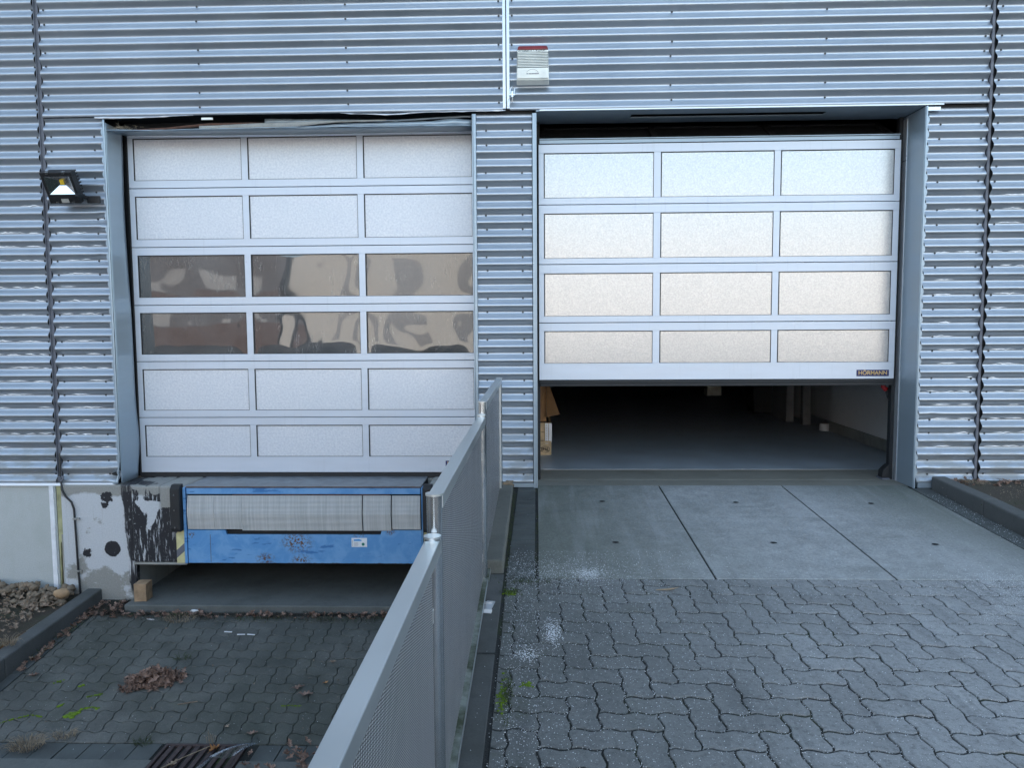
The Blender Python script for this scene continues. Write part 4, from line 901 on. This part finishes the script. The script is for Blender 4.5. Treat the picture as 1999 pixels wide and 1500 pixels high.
# drain grate
gr = thing('drain_grate', (-2.04, -2.28, -1.2), 'rusty brown slotted drain grate at the foot of the ramp paving', 'drain grate')
gm = MB().box(-2.295, -1.785, -2.03, -2.01, -1.2, -1.172).box(-2.295, -1.785, -2.55, -2.53, -1.2, -1.172).box(-2.295, -2.275, -2.53, -2.03, -1.2, -1.172).box(-1.805, -1.785, -2.53, -2.03, -1.2, -1.172)
part('rim', M['castiron'], gm, .003, gr)
bars = MB()
for k in range(9): x = -2.262+.053*k; bars.box(x, x+.030, -2.53, -2.03, -1.2, -1.176)
bars.box(-2.275, -1.805, -2.29, -2.27, -1.2, -1.178)
part('bars', M['castiron'], bars, .003, gr); part('pit', M['dark'], MB().quad((-2.29, -2.54, -1.198), (-1.79, -2.54, -1.198), (-1.79, -2.02, -1.198), (-2.29, -2.02, -1.198)), 0, gr)
# weeds and dry grass tufts
def tuft(name, label, c, n, R, H, mat, cat='weed', kind=None, blades=None, flop=1.0):
    mb = MB(); rn = random.Random(int(c[0]*1000+n))
    for k in range(n):
        a = rn.uniform(0, 6.28); r = R*math.sqrt(rn.random()); b0 = Vector((c[0]+r*math.cos(a), c[1]+r*math.sin(a)*.7, c[2])); h = H*rn.uniform(.4, 1); a += rn.uniform(-.8, .8)
        d = Vector((math.cos(a), math.sin(a), 0))*h*flop*rn.uniform(.4, 1.2)
        mb.tube([b0, b0+Vector((0, 0, h*.6))+d*.3, b0+d*.8+Vector((0, 0, h*.75)), b0+d*1.2+Vector((0, 0, h*.5))], [.0016, .0014, .001, .0003], 3, False)
    return tag(mb.build(name, M[mat]), label, cat, kind=kind)
tuft('grass_tuft', 'dead tangled grass tuft at the lower left corner of the ramp', (-3.15, -2.06, -1.18), 150, .10, .07, 'straw', 'grass tuft')
tuft('grass_tuft', 'smaller dead grass tuft right of the tangled one at lower left', (-2.98, -1.95, -1.17), 70, .07, .05, 'straw', 'grass tuft')
tuft('grass_tuft', 'dry straw tuft hanging over the left kerb', (-3.9, -1.12, -.94), 60, .05, .09, 'straw', 'grass tuft')
tuft('grass_tuft', 'dry grass tuft beside the right kerb at the seam foot', (3.60, -.12, .04), 90, .06, .08, 'straw', 'grass tuft')
tuft('grass_tuft', 'brown matted grass along the recess slab edge', (-2.95, -.42, -1.02), 130, .12, .045, 'straw', 'grass tuft')
tuft('grass_tuft', 'thin dry stalks standing beside the drain grate', (-2.03, -1.98, -1.18), 10, .05, .10, 'straw', 'grass tuft', flop=.3)
tuft('grass_tuft', 'green weed growing at the left end of the drain', (-2.45, -2.0, -1.18), 60, .06, .03, 'weed', 'weed')
tuft('grass_tuft', 'small green weed behind the leaf clump', (-2.66, -1.02, -1.08), 30, .06, .05, 'weed', 'weed')
tuft('grass_tuft', 'dark green weed sprouting at the second railing post', (-.335, -2.22, -.07), 90, .02, .05, 'weed', 'weed')
def ground_cover(name, label, spots, mat, cat='weeds'):
    mb = MB(); rn = random.Random(len(spots))
    for (x, y, z, n, rx, ry, h) in spots:
        for k in range(n):
            c = Vector((x+rn.gauss(0, rx), y+rn.gauss(0, ry), z+h*rn.random())); a = rn.uniform(0, 6.28); s = rn.uniform(.004, .010); e = rn.uniform(.2, 1)
            d = Vector((math.cos(a), math.sin(a), rn.uniform(.2, .9)))*s; e_ = Vector((-math.sin(a), math.cos(a), rn.uniform(-.2, .2)))*s*.4
            mb.add([c-e_, c+d*.5-e_*.9, c+d*1.3, c+d*.5+e_*.9], [(0, 1, 2, 3)])
    return tag(mb.build(name, M[mat]), label, cat, kind='stuff')
ground_cover('weeds', 'low green weeds in the dirt along the recess slab and left kerb', [(-3.75, -.62, zl(-.62), 260, .03, .10, .025), (-3.76, -.9, zl(-.9), 200, .03, .12, .02), (-2.35, -.42, -1.02, 300, .12, .035, .02), (-1.8, -.42, -1.02, 350, .2, .03, .02), (-1.2, -.40, -1.02, 300, .15, .03, .02), (-3.0, -.36, -1.01, 150, .10, .02, .02)], 'weed')
ground_cover('grass', 'dry grass and moss behind the right kerb', [(3.75, -.35, .03, 1400, .15, .12, .03), (3.95, -.7, .0, 1600, .18, .15, .03), (4.2, -.35, .05, 1200, .2, .12, .03)], 'straw', 'grass')
ground_cover('grass', 'green moss patch behind the right kerb', [(3.62, -.75, .02, 900, .09, .12, .02), (3.75, -1.0, .0, 900, .12, .1, .02)], 'weed', 'moss')
ground_cover('weeds', 'dirt and green growth in the joints left of the slabs', [(-.19, -.3-.17*k, zr(-.3-.17*k), 60, .008, .08, .006) for k in range(10)]+[(-.05, -2.13, zr(-2.13), 250, .09, .03, .006), (-.15, -2.28, zr(-2.28), 180, .03, .03, .006), (-.005, -1.0, zr(-1), 120, .004, .5, .004), (-.13, -3.35, zr(-3.35), 350, .012, .12, .006)], 'weed')
rd = random.Random(4)
ground_cover('dirt', 'dark dirt in the corner between left kerb and dock wall', [(rd.uniform(-3.80, -3.5), rd.uniform(-.34, -.06), -1.01, 60, .03, .03, .02) for k in range(50)]+[(PIT_L+.03, rd.uniform(-1.9, -.3), zl(-1)-.03, 30, .015, .03, .0) for k in range(4)], 'soil', 'dirt')
ground_cover('dirt', 'dark dirt swept along the foot of the recess slab', [(rd.uniform(-3.75, -.7), -.30-abs(rd.gauss(0, .06)), -1.015, 60, .05, .018, .015) for k in range(150)], 'soil', 'dirt')
fk = MB(); rf = random.Random(31)
for k in range(70):
    x, y = rf.uniform(-3.5, -.9), rf.uniform(-1.95, -.45); a = rf.uniform(0, 6.28); L = rf.uniform(.008, .04); z = zl(y)+.003
    if k % 3: fk.tube([(x, y, z), (x+L*.5*math.cos(a), y+L*.5*math.sin(a), z+.004), (x+L*math.cos(a+.5), y+L*math.sin(a+.5), z)], .0009, 3)
    else: fk.add(xf(LM[k % 6], (x, y, z), (rf.uniform(-.6, .6), rf.uniform(-.6, .6), a), rf.uniform(.12, .28)), LM[k % 6].f)
tag(fk.build('leaf_crumbs', M['leaf_pale']), 'crumbs of leaf and straw scattered on the ramp paving', 'debris', kind='stuff')
# bright moss in the ramp joints
mm = MB(); rm = random.Random(9)
def mosspath(pts, r, n):
    for k in range(n):
        t = rm.random()*(len(pts)-1); i = int(t); a, c = pts[i], pts[min(i+1, len(pts)-1)]; q = t-i
        x = a[0]+(c[0]-a[0])*q+rm.gauss(0, r*.5); y = a[1]+(c[1]-a[1])*q+rm.gauss(0, r*.4); mm.blob((x, y, zl(y)+.001), (rm.uniform(.4, 1)*r, rm.uniform(.4, .8)*r, .006), k, 6, 4, .4)
mosspath([(-3.075, -1.735), (-3.05, -1.69), (-3.03, -1.655), (-2.98, -1.64), (-2.94, -1.65)], .011, 60); mosspath([(-3.085, -1.745), (-3.06, -1.70)], .022, 40); mosspath([(-3.09, -1.52), (-3.03, -1.50), (-3.0, -1.48)], .009, 30); mosspath([(-3.22, -1.64), (-3.20, -1.61)], .010, 16)
mosspath([(-3.53, -1.87), (-3.46, -1.80), (-3.38, -1.75), (-3.33, -1.73), (-3.25, -1.75)], .007, 60); mosspath([(-2.84, -1.25), (-2.80, -1.22)], .010, 14); mosspath([(-3.42, -1.36), (-3.38, -1.32)], .009, 14); mosspath([(-1.72, -1.60), (-1.58, -1.60)], .006, 26); mosspath([(-3.22, -1.40), (-3.19, -1.37)], .008, 14)
tag(mm.build('moss', M['moss']), 'bright green moss growing in the joints of the ramp paving', 'moss', kind='stuff')
mm = MB()
def mossr(x, y, rx, ry, n):
    for k in range(n): a = rm.gauss(0, rx); c = rm.gauss(0, ry); mm.blob((x+a, y+c, zr(y+c)), (.007, .006, .004), k, 6, 4, .4)
mossr(-.155, -2.29, .022, .018, 45); mossr(-.15, -3.38, .010, .07, 60); mossr(-.05, -3.30, .02, .012, 20)
tag(mm.build('moss', M['moss']), 'green moss at the left edge of the driveway paving', 'moss', kind='stuff')
# white grit strewn over the driveway
gm = MB(); rg = random.Random(21)
def grain(x, y, z, r):
    a = rg.uniform(0, 6.28); v = []
    for k in range(4): t = a+k*math.pi/2; q = rg.uniform(.6, 1.1); v.append((x+r*q*math.cos(t), y+r*q*math.sin(t), z+r*.25))
    v += [(x, y, z+r*.9), (x, y, z-r*.3)]; gm.add(v, [(0,1,4),(1,2,4),(2,3,4),(3,0,4)])
def grit(n, fx, fy, r0=.001, r1=.0028):
    for k in range(n):
        x, y = fx(), fy()
        if -.19 < x < 3.3 and -6.2 < y < .05: grain(x, y, zr(y)+.0012, rg.uniform(r0, r1)*(.7+.6*rg.random()))
grit(9000, lambda: -.19+rg.expovariate(.9), lambda: rg.uniform(-5.4, -1.6), .001, .003); grit(2600, lambda: rg.gauss(.1, .28), lambda: rg.gauss(-2.0, .16), .001, .003); grit(900, lambda: rg.gauss(.30, .05), lambda: rg.gauss(-2.0, .05), .0014, .003)
grit(420, lambda: .07+rg.gauss(0, .022), lambda: rg.gauss(-2.79, .07), .002, .004); grit(220, lambda: -.05+rg.gauss(0, .03), lambda: rg.gauss(-3.02, .05), .002, .004); grit(700, lambda: -.15+abs(rg.gauss(0, .12)), lambda: rg.uniform(-4.2, -2.3), .001, .0032)
grit(1600, lambda: rg.gauss(2.75, .25), lambda: rg.gauss(-2.12, .12), .001, .003); grit(500, lambda: 3.22+rg.gauss(0, .05), lambda: rg.uniform(-1.8, -.2), .0012, .0035); grit(2500, lambda: rg.uniform(-.1, 3.2), lambda: rg.uniform(-5.4, -.2), .0006, .0018)
# grit caught in the paver joints
for k in range(9000):
    u = .121; x = rg.uniform(-.15, 3.2); y = rg.uniform(-5.0, -2.1)
    i, j = math.floor(x/u), math.floor(y/u); q = (i-j) % 4
    if rg.random() < .5:      # horizontal edge at y=j*u, skip inside a vertical stone
        if q == 2: continue
        y = j*u+rg.gauss(0, .003); y += .0085*math.sin(2*math.pi*x/u)
    else:
        if q == 1: continue
        x = i*u+rg.gauss(0, .003); x += .0064*math.sin(2*math.pi*y/u)
    grain(x, y, zr(y)-.002, rg.uniform(.0012, .0030))
for k in range(1500):
    q = rg.random(); grain(2.30+.45*q+rg.gauss(0, .05), -2.62+.42*q+rg.gauss(0, .05), zr(-2.62+.42*q)+.002, rg.uniform(.0008, .0022))
tag(gm.build('white_grit', M['grit']), 'white grit scattered over slabs and driveway pavers', 'grit', kind='stuff')
gm = MB()
for k in range(260): y = rg.uniform(-2.1, -.35); grain(rg.uniform(-3.7, -1.0), y, zl(y)+.002, rg.uniform(.001, .0035))
tag(gm.build('white_grit', M['grit']), 'sparse white grit on the ramp paving', 'grit', kind='stuff')

# ------------------------------------------------------------------ things seen inside the open door
ws = thing('pallet_stack', (-.3, 1.7, 0), 'wooden crate on a stamped pallet block just inside the open door', 'pallet')
part('pallet_block', M['pallet'], MB().box(-.12, .150, 1.62, 1.75, .0, .13), .003, ws); part('pallet_boards', M['pallet'], MB().box(-.9, .150, 1.60, 2.4, .132, .155), .002, ws)
part('side_boards', M['pallet'], MB().box(-.9, .150, 1.62, 1.645, .158, .25).box(-.9, .150, 1.62, 1.645, .254, .346).box(.125, .150, 1.645, 2.4, .158, .346), .002, ws)
t_ = text('EPAL', .046, M['ink'], (.082, 1.6185, .062), ws, 'stamp_lettering', .080, bold=.0022)
n = 28; el = MB()
for k in range(n):
    a, c = 2*math.pi*k/n, 2*math.pi*(k+1)/n
    el.hexa([(.082+.056*math.cos(a), 1.6180, .062+.034*math.sin(a)), (.082+.051*math.cos(a), 1.6180, .062+.030*math.sin(a)), (.082+.051*math.cos(a), 1.6195, .062+.030*math.sin(a)), (.082+.056*math.cos(a), 1.6195, .062+.034*math.sin(a))], [(.082+.056*math.cos(c), 1.6180, .062+.034*math.sin(c)), (.082+.051*math.cos(c), 1.6180, .062+.030*math.sin(c)), (.082+.051*math.cos(c), 1.6195, .062+.030*math.sin(c)), (.082+.056*math.cos(c), 1.6195, .062+.034*math.sin(c))])
part('stamp_ring', M['ink'], el, 0, ws)
part('corner_hinge', M['flash_light'], MB().box(.085, .118, 1.612, 1.619, .125, .345).box(.124, .156, 1.612, 1.62, .14, .345), .001, ws)
hg = MB()
for k in range(12): hg.box(.12, .124, 1.608, 1.612, .14+.017*k, .150+.017*k); hg.box(.096, .104, 1.609, 1.612, .14+.017*k, .144+.017*k)
part('hinge_slots', M['ink'], hg, 0, ws)
tag(MB().box(-.5, .098, 1.70, 2.2, .350, .80).build('cardboard_box', M['card'], bevel=.003), 'brown cardboard box standing on the wooden crate', 'box')
cf = MB().hexa([(.100, 1.66, .405), (.238, 1.60, .440), (.240, 1.605, .440), (.102, 1.665, .405)], [(.100, 1.69, .80), (.110, 1.70, .80), (.112, 1.705, .80), (.102, 1.695, .80)])
tag(cf.build('cardboard_sheet', M['card']), 'loose cardboard flap leaning out beside the cardboard box', 'cardboard')
fe = thing('hose_nozzle', (3.2, .5, .70), 'red and black grip hanging behind the right end of the raised door', 'grip'); part('red_grip', M['redp'], MB().tube([(3.10, .46, .86), (3.10, .46, .815), (3.125, .46, .79)], .022, 10), 0, fe); part('black_head', M['rubber'], MB().blob((3.15, .45, .76), (.035, .03, .05), 3, 12, 8, .2), 0, fe)
ch = thing('door_roller_guard', (3.11, .36, 0), 'black plastic guard at the foot of the right door track', 'guard'); part('guard_shell', M['rubber'], MB().prism([(3.055, .015), (3.118, .015), (3.118, .135), (3.10, .12), (3.06, .08)], 'y', .33, .42), .006, ch); part('guard_foot', M['slate'], MB().box(3.05, 3.118, .32, .44, .0, .015), .002, ch)
tag(MB().tube([(3.72, 3.48, .0), (3.72, 3.48, .085), (3.72, 3.48, .09)], [.07, .07, .055], 18).build('concrete_foot', M['intwall']), 'round pale base at the end of the white interior wall', 'base')
tag(MB().box(3.20, 3.46, 8.0, 8.3, .03, .26).build('white_carton', simple('white carton', (.9, .88, .80), .7)), 'pale carton far back in the dark hall', 'carton')
bn = thing('waste_bin', (3.2, 5.0, 0), 'black wheeled bin in the dark behind the right interior wall', 'bin'); part('bin_body', M['rubber'], MB().hexa([(3.25, 5.05, .05), (3.6, 5.05, .05), (3.6, 5.4, .05), (3.25, 5.4, .05)], [(3.2, 5.0, .48), (3.64, 5.0, .48), (3.64, 5.45, .48), (3.2, 5.45, .48)]), .02, bn); part('bin_lid', M['rubber'], MB().box(3.18, 3.66, 4.97, 5.48, .48, .52), .01, bn)

# ------------------------------------------------------------------ across the yard: what the panes mirror
ob = thing('opposite_building', (0, -24, -.45), 'low cream building with tall grey windows mirrored in the door panes', 'building')
YB = -24.0
M['render2'] = m_concrete('dark grey render', (.13, .12, .125), (.10, .09, .09), .1, .3)
part('facade', M['cream'], MB().box(-10, -1.2, YB-8, YB, -.45, 6.6), 0, ob); part('facade', M['cream'], MB().box(-1.2, 40, YB-8, YB, -.45, 5.7), 0, ob); part('roof_edge', M['flash_light'], MB().box(-1.2, 40.2, YB-8.2, YB+.15, 5.7, 5.85), 0, ob)
part('side_wing', M['render2'], MB().box(-40, -10, YB-8, YB+1.0, 2.0, 6.8), 0, ob); part('side_wing_base', M['brick'], MB().box(-40, -10, YB-8, YB+1.0, -.45, 2.0), 0, ob)
for x in (-8.0, -5.9, -2.5, 1.0, 5.0, 9.0, 13.5, 18): part('window', M['window_dark'], MB().box(x, x+.9, YB-.1, YB+.03, .4, 4.9), 0, ob)
for x in (-36, -31, -26, -21, -16, -13): part('window', M['window_dark'], MB().box(x, x+1.6, YB+.9, YB+1.03, 2.2, 3.4), 0, ob)
